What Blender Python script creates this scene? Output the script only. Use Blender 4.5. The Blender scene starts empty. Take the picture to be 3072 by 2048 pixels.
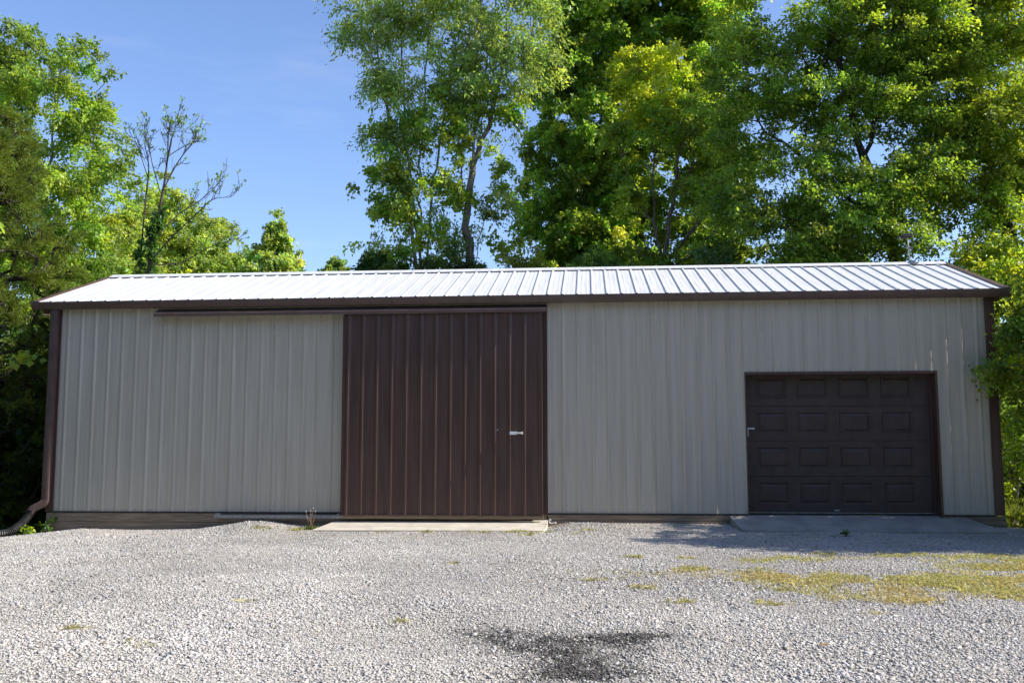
import bpy, bmesh, math, random
import numpy as np
from mathutils import Vector, Matrix

C = bpy.context.scene.collection
SC = bpy.context.scene
R = math.radians
random.seed(7)
RNG = np.random.default_rng(11)

# ------------------------------------------------------------------ camera
cam_d = bpy.data.cameras.new('camera')
cam = bpy.data.objects.new('camera', cam_d)
C.objects.link(cam)
cam_d.sensor_width = 36.0
cam_d.lens = 36.0 * 2850.0 / 3072.0
cam_d.clip_end = 3000
cam_d.clip_start = 0.05
yaw, pitch, roll = 0.0807, 0.1045, 0.0018
Rm = Matrix.Rotation(yaw, 3, 'Z') @ Matrix.Rotation(pitch, 3, 'X') @ Matrix.Rotation(roll, 3, 'Y')
rt, fw, up = Rm @ Vector((1, 0, 0)), Rm @ Vector((0, 1, 0)), Rm @ Vector((0, 0, 1))
M4 = Matrix((rt, up, -fw)).transposed().to_4x4()
M4.translation = Vector((0, -14.609, 1.087))
cam.matrix_world = M4
SC.camera = cam
SC.render.resolution_x, SC.render.resolution_y = 1024, 682

# ------------------------------------------------------------------ sky and sun
EL, DAZ = R(35.7), R(1.7)
sdir = Vector((math.cos(DAZ) * math.cos(EL), -math.sin(DAZ) * math.cos(EL), math.sin(EL)))
W = bpy.data.worlds.new('World')
SC.world = W
W.use_nodes = True
nt = W.node_tree
bg = nt.nodes['Background']
sky = nt.nodes.new('ShaderNodeTexSky')
sky.sky_type = 'NISHITA'
sky.sun_disc = False
sky.sun_elevation = EL
sky.sun_rotation = math.atan2(sdir.x, sdir.y)
sky.air_density = 1.0
sky.dust_density = 0.6
sky.ozone_density = 5.0
tintn = nt.nodes.new('ShaderNodeMix'); tintn.data_type = 'RGBA'; tintn.blend_type = 'MULTIPLY'
tintn.inputs['Factor'].default_value = 1.0
tintn.inputs['B'].default_value = (1.03, .955, 1.01, 1)
nt.links.new(sky.outputs[0], tintn.inputs['A'])
wtc = nt.nodes.new('ShaderNodeTexCoord'); wmp = nt.nodes.new('ShaderNodeMapping')
wmp.inputs['Scale'].default_value = (3.0, 3.0, 16.0); wmp.inputs['Rotation'].default_value = (.10, .06, .4); wmp.inputs['Location'].default_value = (0, 0, 2.1)
nt.links.new(wtc.outputs['Generated'], wmp.inputs[0])
wno = nt.nodes.new('ShaderNodeTexNoise'); wno.inputs['Scale'].default_value = 1.3; wno.inputs['Detail'].default_value = 9; wno.inputs['Roughness'].default_value = .62
nt.links.new(wmp.outputs[0], wno.inputs['Vector'])
wrp = nt.nodes.new('ShaderNodeMapRange'); wrp.inputs['From Min'].default_value = .54; wrp.inputs['From Max'].default_value = .78; wrp.inputs['To Max'].default_value = .12
nt.links.new(wno.outputs['Fac'], wrp.inputs[0])
wmx = nt.nodes.new('ShaderNodeMix'); wmx.data_type = 'RGBA'
nt.links.new(wrp.outputs[0], wmx.inputs['Factor'])
nt.links.new(tintn.outputs['Result'], wmx.inputs['A']); wmx.inputs['B'].default_value = (4.6, 4.7, 5.0, 1)
nt.links.new(wmx.outputs['Result'], bg.inputs['Color'])
bg.inputs['Strength'].default_value = 0.15
sun_d = bpy.data.lights.new('sun', 'SUN')
sun_d.energy = 4.6
sun_d.angle = R(0.53)
sun_d.color = (1.0, 0.94, 0.84)
sun = bpy.data.objects.new('sun', sun_d)
C.objects.link(sun)
sun.rotation_euler = sdir.to_track_quat('Z', 'Y').to_euler()
SC.view_settings.view_transform = 'Standard'
SC.view_settings.look = 'None'
SC.view_settings.gamma = 1.0
SC.view_settings.exposure = 0.70
SC.cycles.max_bounces = 8
SC.cycles.transparent_max_bounces = 8
SC.cycles.use_denoising = True

# ------------------------------------------------------------------ helpers
def lin(r, g, b):
    f = lambda c: c / 12.92 if c <= 0.04045 else ((c + 0.055) / 1.055) ** 2.4
    return (f(r / 255), f(g / 255), f(b / 255), 1)


def tag(o, label=None, cat=None, group=None, kind=None):
    if label: o['label'] = label
    if cat: o['category'] = cat
    if group: o['group'] = group
    if kind: o['kind'] = kind
    return o


def empty(name, loc, label, cat, group=None):
    o = bpy.data.objects.new(name, None)
    C.objects.link(o)
    o.location = loc
    o.empty_display_size = 0.2
    return tag(o, label, cat, group)


class MB:
    """collects polygons in world space; build() links them as one mesh object"""
    def __init__(self): self.v, self.f = [], []

    def add(self, vs, fs):
        b = len(self.v)
        self.v += [tuple(p) for p in vs]
        self.f += [tuple(b + i for i in f) for f in fs]

    def box(self, x0, x1, y0, y1, z0, z1):
        vs = [(x, y, z) for z in (z0, z1) for y in (y0, y1) for x in (x0, x1)]
        self.add(vs, [(0, 2, 3, 1), (4, 5, 7, 6), (0, 1, 5, 4), (2, 6, 7, 3), (0, 4, 6, 2), (1, 3, 7, 5)])

    def hexa(self, vs):
        self.add(vs, [(0, 3, 2, 1), (4, 5, 6, 7), (0, 1, 5, 4), (1, 2, 6, 5), (2, 3, 7, 6), (3, 0, 4, 7)])

    def prism_x(self, prof, x0, x1):
        """closed profile [(y,z)...] swept along x"""
        n = len(prof)
        vs = [(x0, y, z) for y, z in prof] + [(x1, y, z) for y, z in prof]
        fs = [(i, (i + 1) % n, n + (i + 1) % n, n + i) for i in range(n)]
        fs += [tuple(range(n - 1, -1, -1)), tuple(range(n, 2 * n))]
        self.add(vs, fs)

    def tube(self, pts, rad, n=8, caps=True):
        pts = [Vector(p) for p in pts]
        if not hasattr(rad, '__len__'): rad = [rad] * len(pts)
        vs, fs = [], []
        ref = None
        for i, p in enumerate(pts):
            d = (pts[min(i + 1, len(pts) - 1)] - pts[max(i - 1, 0)]).normalized()
            if ref is None:
                ref = Vector((0, 0, 1)) if abs(d.z) < .9 else Vector((1, 0, 0))
            a = (ref - d * ref.dot(d)).normalized()
            ref = a
            b = d.cross(a)
            for k in range(n):
                t = 2 * math.pi * k / n
                vs.append(p + (a * math.cos(t) + b * math.sin(t)) * rad[i])
        for i in range(len(pts) - 1):
            for k in range(n):
                fs.append((i * n + k, i * n + (k + 1) % n, (i + 1) * n + (k + 1) % n, (i + 1) * n + k))
        if caps:
            fs.append(tuple(range(n - 1, -1, -1)))
            fs.append(tuple((len(pts) - 1) * n + k for k in range(n)))
        self.add(vs, fs)

    def build(self, name, mat, parent=None, smooth=False, bevel=0):
        me = bpy.data.meshes.new(name)
        me.from_pydata(self.v, [], self.f)
        me.update()
        bm = bmesh.new(); bm.from_mesh(me)
        bmesh.ops.recalc_face_normals(bm, faces=bm.faces)
        bm.to_mesh(me); bm.free()
        if smooth: me.polygons.foreach_set('use_smooth', [True] * len(me.polygons))
        me.materials.append(mat)
        o = bpy.data.objects.new(name, me)
        C.objects.link(o)
        if parent:
            o.parent = parent
            o.matrix_parent_inverse = Matrix.Translation(parent_world(parent)).inverted()
        if bevel:
            m = o.modifiers.new('bevel', 'BEVEL'); m.width = bevel; m.segments = 2; m.limit_method = 'ANGLE'
        return o


def parent_world(p):
    # parts carry world-space meshes, so only a top-level Empty shifts its children
    return p.location.copy() if p.parent is None else Vector((0, 0, 0))


def np_mesh(name, V, tris, mat, parent=None, col=None, smooth=False):
    """fast triangle mesh; V in world space, parent at parent_world"""
    V = np.asarray(V, np.float32)
    if parent is not None:
        V = V - np.array(parent_world(parent), np.float32)
    tris = np.asarray(tris, np.int32)
    me = bpy.data.meshes.new(name)
    me.vertices.add(len(V)); me.vertices.foreach_set('co', V.ravel())
    k = tris.shape[1]
    me.loops.add(tris.size); me.loops.foreach_set('vertex_index', tris.ravel())
    me.polygons.add(len(tris))
    me.polygons.foreach_set('loop_start', np.arange(len(tris), dtype=np.int32) * k)
    if smooth: me.polygons.foreach_set('use_smooth', np.ones(len(tris), bool))
    if col is not None:
        a = me.attributes.new('tint', 'FLOAT_COLOR', 'POINT')
        c4 = np.ones((len(V), 4), np.float32); c4[:, :3] = col
        a.data.foreach_set('color', c4.ravel())
    me.update(calc_edges=True)
    me.materials.append(mat)
    o = bpy.data.objects.new(name, me)
    C.objects.link(o)
    if parent is not None: o.parent = parent
    return o


def vnoise(x, y, s, seed=0):
    """smooth 2-D value noise in 0..1"""
    r = np.random.default_rng(seed)
    T = r.random((64, 64))
    u, v = np.asarray(x) / s, np.asarray(y) / s
    i, j = np.floor(u).astype(int), np.floor(v).astype(int)
    fu, fv = u - i, v - j
    fu, fv = fu * fu * (3 - 2 * fu), fv * fv * (3 - 2 * fv)
    g = lambda a, b: T[a % 64, b % 64]
    return (g(i, j) * (1 - fu) + g(i + 1, j) * fu) * (1 - fv) + (g(i, j + 1) * (1 - fu) + g(i + 1, j + 1) * fu) * fv


# ------------------------------------------------------------------ materials
def mat_new(name):
    m = bpy.data.materials.new(name); m.use_nodes = True
    return m, m.node_tree, m.node_tree.nodes['Principled BSDF']


def nd(t, typ, **kw):
    n = t.nodes.new(typ)
    for k, v in kw.items(): setattr(n, k, v)
    return n


def mottled(name, c1, c2, scale=(1, 1, 1), nscale=6, rough=.5, spec=.5, detail=6, c3=None, bump=0, bscale=40, metal=0, lo=.35, hi=.65):
    """two (three) colours mixed by object-space noise, for weathered sheet, wood and concrete"""
    m, t, p = mat_new(name)
    tc = nd(t, 'ShaderNodeTexCoord'); mp = nd(t, 'ShaderNodeMapping')
    mp.inputs['Scale'].default_value = scale
    t.links.new(tc.outputs['Object'], mp.inputs[0])
    n = nd(t, 'ShaderNodeTexNoise'); n.inputs['Scale'].default_value = nscale; n.inputs['Detail'].default_value = detail
    t.links.new(mp.outputs[0], n.inputs['Vector'])
    r = nd(t, 'ShaderNodeValToRGB')
    r.color_ramp.elements[0].position, r.color_ramp.elements[1].position = lo, hi
    r.color_ramp.elements[0].color, r.color_ramp.elements[1].color = c1, c2
    if c3:
        e = r.color_ramp.elements.new((lo + hi) / 2); e.color = c3
    t.links.new(n.outputs['Fac'], r.inputs[0])
    t.links.new(r.outputs[0], p.inputs['Base Color'])
    p.inputs['Roughness'].default_value = rough
    p.inputs['Specular IOR Level'].default_value = spec
    p.inputs['Metallic'].default_value = metal
    if bump:
        n2 = nd(t, 'ShaderNodeTexNoise'); n2.inputs['Scale'].default_value = bscale; n2.inputs['Detail'].default_value = 4
        t.links.new(mp.outputs[0], n2.inputs['Vector'])
        b = nd(t, 'ShaderNodeBump'); b.inputs['Strength'].default_value = bump; b.inputs['Distance'].default_value = .01
        t.links.new(n2.outputs['Fac'], b.inputs['Height']); t.links.new(b.outputs[0], p.inputs['Normal'])
    return m


def g3(v, w=0, r=0): return (v + w, v, v - w + r, 1)


M_wall = mottled('painted_grey_sheet', (.425, .394, .322, 1), (.525, .490, .405, 1), (9, 9, .35), 1.6, .40, .45, 9, c3=(.475, .443, .364, 1), bump=.22, bscale=.55, lo=.3, hi=.7)
M_brown = mottled('painted_brown_sheet', (.070, .039, .032, 1), (.100, .057, .047, 1), (6, 6, .5), 2.0, .33, .45, 7, bump=.2, bscale=.5)
M_trim = mottled('painted_brown_trim', (.095, .062, .053, 1), (.122, .081, .070, 1), (2, 2, 2), 3.0, .45, .4, 6)
M_garage = mottled('painted_dark_brown_door', (.052, .036, .033, 1), (.070, .049, .045, 1), (2, 2, 2), 4.0, .5, .4, 6, bump=.12, bscale=160)
M_roof = mottled('white_weathered_roof_sheet', (.56, .56, .555, 1), (.72, .72, .71, 1), (14, .5, .5), 2.2, .42, .5, 9, lo=.25, hi=.6)
M_rail = mottled('galvanised_steel', (.22, .23, .25, 1), (.36, .37, .39, 1), (3, 3, 3), 9, .45, .5, 6, metal=.5)
M_board = mottled('weathered_grey_timber', (.15, .112, .075, 1), (.33, .265, .19, 1), (.9, 6, 14), 3.2, .85, .2, 9, c3=(.25, .198, .142, 1), bump=.5, bscale=6, lo=.25, hi=.75)
M_conc = mottled('pale_concrete', (.50, .445, .36, 1), (.66, .595, .49, 1), (1.2, 1.2, 1.2), 3.0, .85, .25, 9, bump=.25, bscale=120)
M_black = mottled('black_plastic', (.018, .018, .018, 1), (.035, .034, .032, 1), (1, 1, 1), 8, .45, .5, 4)
M_silver = mottled('bright_metal', (.72, .73, .74, 1), (.82, .82, .82, 1), (1, 1, 1), 20, .3, .5, 3)
M_rubber = mottled('dark_rubber', (.02, .02, .02, 1), (.035, .035, .035, 1), (1, 1, 1), 8, .7, .3, 3)
M_mast = mottled('old_galvanised_pipe', (.42, .38, .27, 1), (.60, .57, .47, 1), (6, 6, 3), 5, .5, .5, 4)
M_dark = mottled('dark_painted_metal', (.022, .017, .017, 1), (.035, .027, .027, 1), (3, 3, 3), 9, .6, .4, 4)
M_white = mottled('white_plastic', (.72, .70, .68, 1), (.82, .80, .78, 1), (1, 1, 1), 12, .4, .5, 3)


def attr_mat(name, rough=.9, spec=.2, bump=0):
    m, t, p = mat_new(name)
    a = nd(t, 'ShaderNodeAttribute', attribute_name='tint')
    t.links.new(a.outputs['Color'], p.inputs['Base Color'])
    p.inputs['Roughness'].default_value = rough
    p.inputs['Specular IOR Level'].default_value = spec
    return m, t, p, a


def leaf_mat(name, trans=.52, gloss=.36, tr_gain=(2.0, 1.85, .7), spec=.5):
    """leaf blade: reflecting side plus light let through, tint stored per leaf"""
    m, t, p, a = attr_mat(name, gloss, spec)
    tr = nd(t, 'ShaderNodeBsdfTranslucent')
    mul = nd(t, 'ShaderNodeMix', data_type='RGBA', blend_type='MULTIPLY')
    mul.inputs['Factor'].default_value = 1
    t.links.new(a.outputs['Color'], mul.inputs['A'])
    mul.inputs['B'].default_value = (*tr_gain, 1)
    t.links.new(mul.outputs['Result'], tr.inputs['Color'])
    mx = nd(t, 'ShaderNodeMixShader'); mx.inputs[0].default_value = trans
    out = t.nodes['Material Output']
    t.links.new(p.outputs[0], mx.inputs[1]); t.links.new(tr.outputs[0], mx.inputs[2])
    t.links.new(mx.outputs[0], out.inputs['Surface'])
    return m


M_leaf = leaf_mat('leaf')
M_needle = leaf_mat('cedar_spray', .28, .6, spec=.2)
M_grass = leaf_mat('grass_blade', .35, .5)
M_stone = attr_mat('limestone_chip', .85, .25)[0]
M_bark = mottled('bark', (.085, .07, .055, 1), (.21, .185, .155, 1), (5, 5, 1.2), 4, .9, .15, 8, bump=.8, bscale=14)
M_bark_pale = mottled('pale_bark', (.20, .18, .15, 1), (.36, .33, .28, 1), (5, 5, 1.2), 4, .9, .15, 8, bump=.7, bscale=14)
M_bark_dark = mottled('dark_bark', (.035, .028, .022, 1), (.10, .085, .07, 1), (5, 5, 1.2), 4, .9, .15, 8, bump=.8, bscale=14)

# ------------------------------------------------------------------ ground
WX = [-60, -9.2, -8.54, -7.95, -7.1, -6.06, -5.6, -5.25, -5.0, -4.47, -3.9, -.65, -.35, .5, 2.05, 5.9, 6.6, 8.5, 60]
WZ = [-.40, -.38, -.325, -.268, -.28, -.258, -.19, -.125, -.125, -.20, -.225, -.20, -.14, -.14, -.15, -.175, -.21, -.25, -.25]


def gz(x, y):
    x, y = np.asarray(x, float), np.asarray(y, float)
    wall = np.interp(x, WX, WZ)
    base = np.interp(x, [-60, -9.5, -7, -3, 3, 8, 60], [-.40, -.36, -.28, -.25, -.235, -.25, -.3])
    d = np.clip(-y / 1.15, 0, 1)
    d = d * d * (3 - 2 * d)
    z = wall * (1 - d) + base * d
    z = z + (vnoise(x, y, 1.1, 3) - .5) * .035 * np.clip(-y - .15, 0, 1) + (vnoise(x, y, .35, 4) - .5) * .012
    return z


def grid(xs, ys, zf):
    X, Y = np.meshgrid(xs, ys)
    Z = zf(X, Y)
    V = np.stack([X.ravel(), Y.ravel(), Z.ravel()], 1)
    nx = len(xs)
    i, j = np.meshgrid(np.arange(nx - 1), np.arange(len(ys) - 1))
    a = (j * nx + i).ravel()
    return V, np.stack([a, a + 1, a + 1 + nx, a + nx], 1)


def left_edge(y): return -8.78 + .10 * np.sin(np.asarray(y) * 2.1) + .05 * np.sin(np.asarray(y) * 7.3)


# the earth sheet, out to the horizon
xs = np.concatenate([-np.geomspace(900, 14, 14), np.arange(-12, 12.1, .4), np.geomspace(14, 900, 14)])
ys = np.concatenate([-np.geomspace(900, 22, 12), np.arange(-20, 8.1, .4), np.geomspace(10, 1500, 16)])
V, F = grid(xs, ys, lambda x, y: np.where((np.abs(x) < 13) & (y < .6) & (y > -21), gz(x, y) - .055, -.40 + 0 * x))
M_soil = mottled('forest_floor', (.030, .026, .015, 1), (.052, .070, .022, 1), (1, 1, 1), 1.6, .95, .1, 9, c3=(.040, .045, .018, 1), bump=1, bscale=18)
o = np_mesh('ground', V, F, M_soil, smooth=True)
tag(o, kind='structure')

# moss and dry grass: where the yard is overgrown (world metres)
PATCH = [(1.9, -5.1, .55, .28, .9), (2.7, -5.2, .75, .40, 1.15), (3.5, -5.4, .7, .45, 1.1), (4.3, -4.9, .65, .5, 1.15), (4.35, -4.0, .55, .35, 1.0),
         (2.15, -5.9, .5, .3, .7), (3.6, -6.1, .5, .3, .8), (2.6, -6.3, .22, .16, .8), (3.6, -3.2, 1.0, .35, .5), (1.2, -4.6, .9, .5, .16), (0.2, -4.8, 1.0, .7, .07), (-.6, -3.6, 1.2, .7, .04),
         (5.2, -5.0, 1.0, .9, 1.0), (5.6, -3.9, .9, .6, .8), (1.3, -6.4, .35, .18, .5), (2.0, -3.6, .8, .3, .4)]
TUFT = [(-1.48, -4.1), (-1.16, -.62), (-.04, -.6), (.46, -3.46), (.01, -5.22), (.72, -6.54), (1.45, -6.59), (-3.7, -7.87), (-2.97, -8.4), (-1.41, -7.45),
        (1.71, -5.78), (.48, -5.74), (2.2, -6.85), (3.35, -1.05), (-4.9, -.55), (-4.4, -.5), (-2.4, -.60), (-1.7, -.60), (-1.1, -.60), (-.9, -1.0), (-.2, -.9), (1.0, -4.5), (1.09, -3.4), (-2.9, -6.6)]


def green(x, y):
    x, y = np.asarray(x), np.asarray(y)
    d = np.zeros_like(x, dtype=float)
    for cx, cy, rx, ry, w in PATCH:
        d = d + w * np.exp(-((x - cx) / rx) ** 2 - ((y - cy) / ry) ** 2)
    d = d * (.2 + 1.4 * np.clip((vnoise(x, y, .34, 8) - .22) * 1.6, 0, 1)) * (.3 + 1.3 * vnoise(x, y, .11, 9))
    for k, (cx, cy) in enumerate(TUFT):
        s = .07 + .05 * ((k * 37) % 10) / 10
        d = d + (.45 if cx > .3 or cy > -4 else .30) * np.exp(-((x - cx) / (s * 1.5)) ** 2 - ((y - cy) / s) ** 2) * (.3 + 1.2 * vnoise(x, y, .05, 10))
    # thin line of growth along the concrete
    d = d + .5 * np.exp(-((y + .62) / .07) ** 2) * (x > -3.9) * (x < -.5) * (vnoise(x, y, .3, 12) > .45)
    return np.clip(d * 1.05, 0, 1.1)


def stain(x, y):
    x, y = np.asarray(x), np.asarray(y)
    s = np.zeros_like(x, dtype=float)
    for cx, cy, rx, ry, w in [(-.72, -7.79, .24, .20, .62), (-.42, -8.12, .30, .20, .62), (-.05, -8.02, .40, .26, .50), (.20, -7.94, .22, .13, 1.2), (.17, -7.97, .11, .07, 2.2), (.36, -7.86, .16, .10, .6), (-.30, -8.46, .26, .14, .75), (-.08, -8.70, .24, .17, 1.0), (.05, -8.94, .26, .14, .9), (-.16, -9.04, .2, .15, .9), (.25, -8.29, .2, .2, .3)]:
        s = s + w * np.exp(-((x - cx) / rx) ** 2 - ((y - cy) / ry) ** 2)
    return np.clip(1.3 * s * (.55 + .7 * vnoise(x, y * .55, .16, 24)) * (.15 + 1.5 * vnoise(x, y * .6, .05, 22)), 0, 1)


xs = np.arange(-9.0, 9.6, .08); ys = np.arange(-17, .14, .08)
V, F = grid(xs, ys, gz)
gx_, gy_ = V[:, 0], V[:, 1]
ed = np.clip((left_edge(gy_) - gx_) / .15 + .5, 0, 1)
V[:, 2] -= ed * .16
n1, n2 = vnoise(gx_, gy_, .9, 30)[:, None], vnoise(gx_, gy_, .25, 31)[:, None]
colr = np.array([.42, .39, .345]) * (.8 + .4 * n1) + np.array([.02, .016, .01]) * n2
gm = np.clip(green(gx_, gy_), 0, 1)[:, None]
colr = colr * (1 - gm * .7) + np.array([.25, .225, .13]) * gm * .7
colr = colr * (1 - .85 * np.clip(stain(gx_, gy_) * 1.6, 0, 1)[:, None])
M_bed, t, p, a = attr_mat('gravel_bed', .95, .15)
vo = nd(t, 'ShaderNodeTexVoronoi'); vo.inputs['Scale'].default_value = 55
tc = nd(t, 'ShaderNodeTexCoord'); t.links.new(tc.outputs['Object'], vo.inputs['Vector'])
hs = nd(t, 'ShaderNodeHueSaturation')
mr = nd(t, 'ShaderNodeMapRange'); mr.inputs['To Min'].default_value = .5; mr.inputs['To Max'].default_value = 1.6
sp = nd(t, 'ShaderNodeSeparateColor')
t.links.new(vo.outputs['Color'], sp.inputs[0]); t.links.new(sp.outputs[0], mr.inputs[0])
t.links.new(mr.outputs[0], hs.inputs['Value']); t.links.new(a.outputs['Color'], hs.inputs['Color'])
t.links.new(hs.outputs[0], p.inputs['Base Color'])
b = nd(t, 'ShaderNodeBump'); b.inputs['Strength'].default_value = .8; b.inputs['Distance'].default_value = .01; b.invert = True
t.links.new(vo.outputs['Distance'], b.inputs['Height']); t.links.new(b.outputs[0], p.inputs['Normal'])
o = np_mesh('gravel_yard', V, F, M_bed, col=colr, smooth=True)
tag(o, kind='structure')


def on_concrete(x, y):
    a1 = (y > -.60) & (x > -4.16 - (y + .1) * .0) & (x < -.64)
    a2 = (y > -.72) & (x > 2.08) & (x < 5.9)
    return a1 | a2


# loose stones on the yard
def make_stones():
    sp_ = .0158
    y = np.arange(-10.0, -.02, sp_)
    pts = []
    for yy in y:
        d = yy + 14.609
        x0, x1 = -.64 * d - .45, .455 * d + .5
        n = int((x1 - x0) / sp_)
        xx = x0 + (np.arange(n) + .5) * sp_
        pts.append(np.stack([xx, np.full(n, yy)], 1))
    P = np.concatenate(pts)
    P += RNG.uniform(-.5, .5, P.shape) * sp_ * 1.3
    keep = (P[:, 0] > left_edge(P[:, 1]) - .02) & (P[:, 0] < 8.6) & (P[:, 1] < -.035) & ~on_concrete(P[:, 0], P[:, 1])
    keep &= RNG.random(len(P)) > .85 * np.clip(green(P[:, 0], P[:, 1]), 0, 1)
    keep &= RNG.random(len(P)) > .08 + .12 * vnoise(P[:, 0], P[:, 1], .2, 40)
    P = P[keep]
    N = len(P)
    big = .55 + .35 * vnoise(P[:, 0], P[:, 1], 1.4, 41) + .3 * vnoise(P[:, 0], P[:, 1], .3, 42)
    r = np.clip(.0077 * np.exp(RNG.normal(0, .38, N)) * big, .0036, .024)
    sx, sy, sz = r * RNG.uniform(.85, 1.6, N), r * RNG.uniform(.7, 1.15, N), r * RNG.uniform(.30, .58, N)
    base = np.array([[1, 0, 0], [0, 1, 0], [-1, 0, 0], [0, -1, 0], [.25, .1, 1], [-.1, .15, -1], [.62, .62, .55], [-.62, -.55, .6]], float)
    tri = np.array([(0, 6, 4), (0, 1, 6), (6, 1, 4), (1, 2, 4), (2, 7, 4), (2, 3, 7), (7, 3, 4), (3, 0, 4), (1, 0, 5), (2, 1, 5), (3, 2, 5), (0, 3, 5)])
    L = base[None] * np.stack([sx, sy, sz], 1)[:, None] * RNG.uniform(.72, 1.22, (N, 8, 1))
    th = RNG.uniform(0, 2 * np.pi, N); tl = RNG.normal(0, .26, N)
    c, s = np.cos(tl)[:, None], np.sin(tl)[:, None]
    y2, z2 = L[..., 1] * c - L[..., 2] * s, L[..., 1] * s + L[..., 2] * c
    c, s = np.cos(th)[:, None], np.sin(th)[:, None]
    x3, y3 = L[..., 0] * c - y2 * s, L[..., 0] * s + y2 * c
    z0 = gz(P[:, 0], P[:, 1]) + sz * .15 + RNG.uniform(0, .004, N)
    VV = np.stack([x3 + P[:, :1], y3 + P[:, 1:], z2 + z0[:, None]], 2)
    tone = np.clip(RNG.normal(.44, .062, N), .16, .64)
    dk = RNG.random(N)
    tone = np.where(dk < .07, RNG.uniform(.11, .20, N), tone)
    tone *= .76 + .20 * vnoise(P[:, 0], P[:, 1], .8, 43) + .20 * vnoise(P[:, 0], P[:, 1], 2.6, 45) + .14 * vnoise(P[:, 0], P[:, 1], .25, 46)
    st_ = stain(P[:, 0], P[:, 1])
    tone *= np.where(RNG.random(N) < st_ * .9, RNG.uniform(.10, .42, N), 1 - .25 * st_)
    warm = RNG.normal(0, .022, N) + .058 + .03 * (vnoise(P[:, 0], P[:, 1], .6, 44) - .5)
    tan = RNG.random(N) < .03
    warm = np.where(tan, .09, warm)
    colr = np.stack([tone * (1 + warm), tone, tone * (1 - warm * 1.2)], 1)
    gm = np.clip(green(P[:, 0], P[:, 1]), 0, 1)[:, None] * .35
    colr = colr * (1 - gm) + np.array([.27, .24, .15]) * gm
    T = (tri[None] + (np.arange(N) * 8)[:, None, None]).reshape(-1, 3)
    o = np_mesh('gravel', VV.reshape(-1, 3), T, M_stone, col=np.repeat(colr, 8, 0))
    tag(o, 'loose pale grey limestone gravel covering the yard', 'gravel', kind='stuff')


make_stones()


# blades of grass and moss between the stones
def blades(name, P, h, w, colr, lean=.5, mat=None, parent=None, zoff=0):
    N = len(P)
    a = RNG.uniform(0, 2 * np.pi, N)
    lx, ly = RNG.normal(0, lean, N) * h, RNG.normal(0, lean, N) * h
    dx, dy = np.cos(a) * w / 2, np.sin(a) * w / 2
    z = gz(P[:, 0], P[:, 1]) + zoff
    V0 = np.stack([P[:, 0] - dx, P[:, 1] - dy, z], 1)
    V1 = np.stack([P[:, 0] + dx, P[:, 1] + dy, z], 1)
    V2 = np.stack([P[:, 0] + dx * .8 + lx * .4, P[:, 1] + dy * .8 + ly * .4, z + h * .6], 1)
    V3 = np.stack([P[:, 0] + lx, P[:, 1] + ly, z + h * np.sqrt(np.clip(1 - (lx ** 2 + ly ** 2) / (2.5 * h * h), .15, 1))], 1)
    VV = np.stack([V0, V1, V2, V3], 1).reshape(-1, 3)
    T = (np.array([(0, 1, 2), (0, 2, 3)])[None] + (np.arange(N) * 4)[:, None, None]).reshape(-1, 3)
    return np_mesh(name, VV, T, mat or M_grass, parent, col=np.repeat(colr, 4, 0))


Q = np.stack([RNG.uniform(-8.4, 7.2, 1100000), RNG.uniform(-9.0, -.1, 1100000)], 1)
gq = green(Q[:, 0], Q[:, 1])
ok = (RNG.random(len(Q)) < np.clip(gq - .10, 0, 1) * .95) & (Q[:, 0] < .47 * (Q[:, 1] + 15.2)) & ~on_concrete(Q[:, 0], Q[:, 1])
Q = Q[ok]
h = RNG.uniform(.012, .045, len(Q)) * (.6 + .5 * vnoise(Q[:, 0], Q[:, 1], .3, 50))
mixv = np.clip(vnoise(Q[:, 0], Q[:, 1], .45, 51) * 1.1 - .05 + RNG.normal(0, .22, len(Q)) + .02 + .22 * (Q[:, 1] + 5.2) - .08 * (Q[:, 0] < 3), 0, 1)[:, None]
tf = np.zeros(len(Q))
for cx, cy in TUFT: tf = np.maximum(tf, np.exp(-((Q[:, 0] - cx) ** 2 + (Q[:, 1] - cy) ** 2) / .035))
tf *= (Q[:, 0] < 1.6)
h = h * (1 + .5 * tf); mixv = np.clip(mixv + .6 * tf[:, None], 0, 1)
cg = np.array([.41, .355, .235]) * (1 - mixv) + np.array([.345, .345, .185]) * mixv
cg = cg * RNG.uniform(.75, 1.25, (len(Q), 1))
tag(blades('yard_grass', Q, h, RNG.uniform(.004, .009, len(Q)), cg, .7), 'low dry yellow green grass and moss growing through the gravel', 'grass', kind='stuff')

# ------------------------------------------------------------------ the barn
XL, XR = -8.491, 5.902
barn = empty('metal_barn', (-1.3, 0, -.3), 'long grey ribbed metal barn with brown trim and white metal roof', 'barn')
PITCH = .344
RIDGE_Y, RIDGE_Z = 2.262, 4.142
BACK_Y = 4.60


def rib_profile(x0, x1, phase, sp=.2286, foot=.029):
    """(x, height) of ribbed sheet between x0 and x1"""
    pts = []
    k0, k1 = math.floor((x0 - phase) / sp) - 1, math.ceil((x1 - phase) / sp) + 1
    for k in range(k0, k1 + 1):
        c = phase + k * sp
        pts += [(c - foot, 0), (c - .010, .018), (c + .010, .018), (c + foot, 0)]
        for m in (.076, .153):
            pts += [(c + m - .016, 0), (c + m - .006, .0016), (c + m + .006, .0016), (c + m + .016, 0)]
    X = [q[0] for q in pts]; H = [q[1] for q in pts]
    out = [(x0, float(np.interp(x0, X, H)))] + [q for q in pts if x0 + 1e-5 < q[0] < x1 - 1e-5] + [(x1, float(np.interp(x1, X, H)))]
    return out


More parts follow.
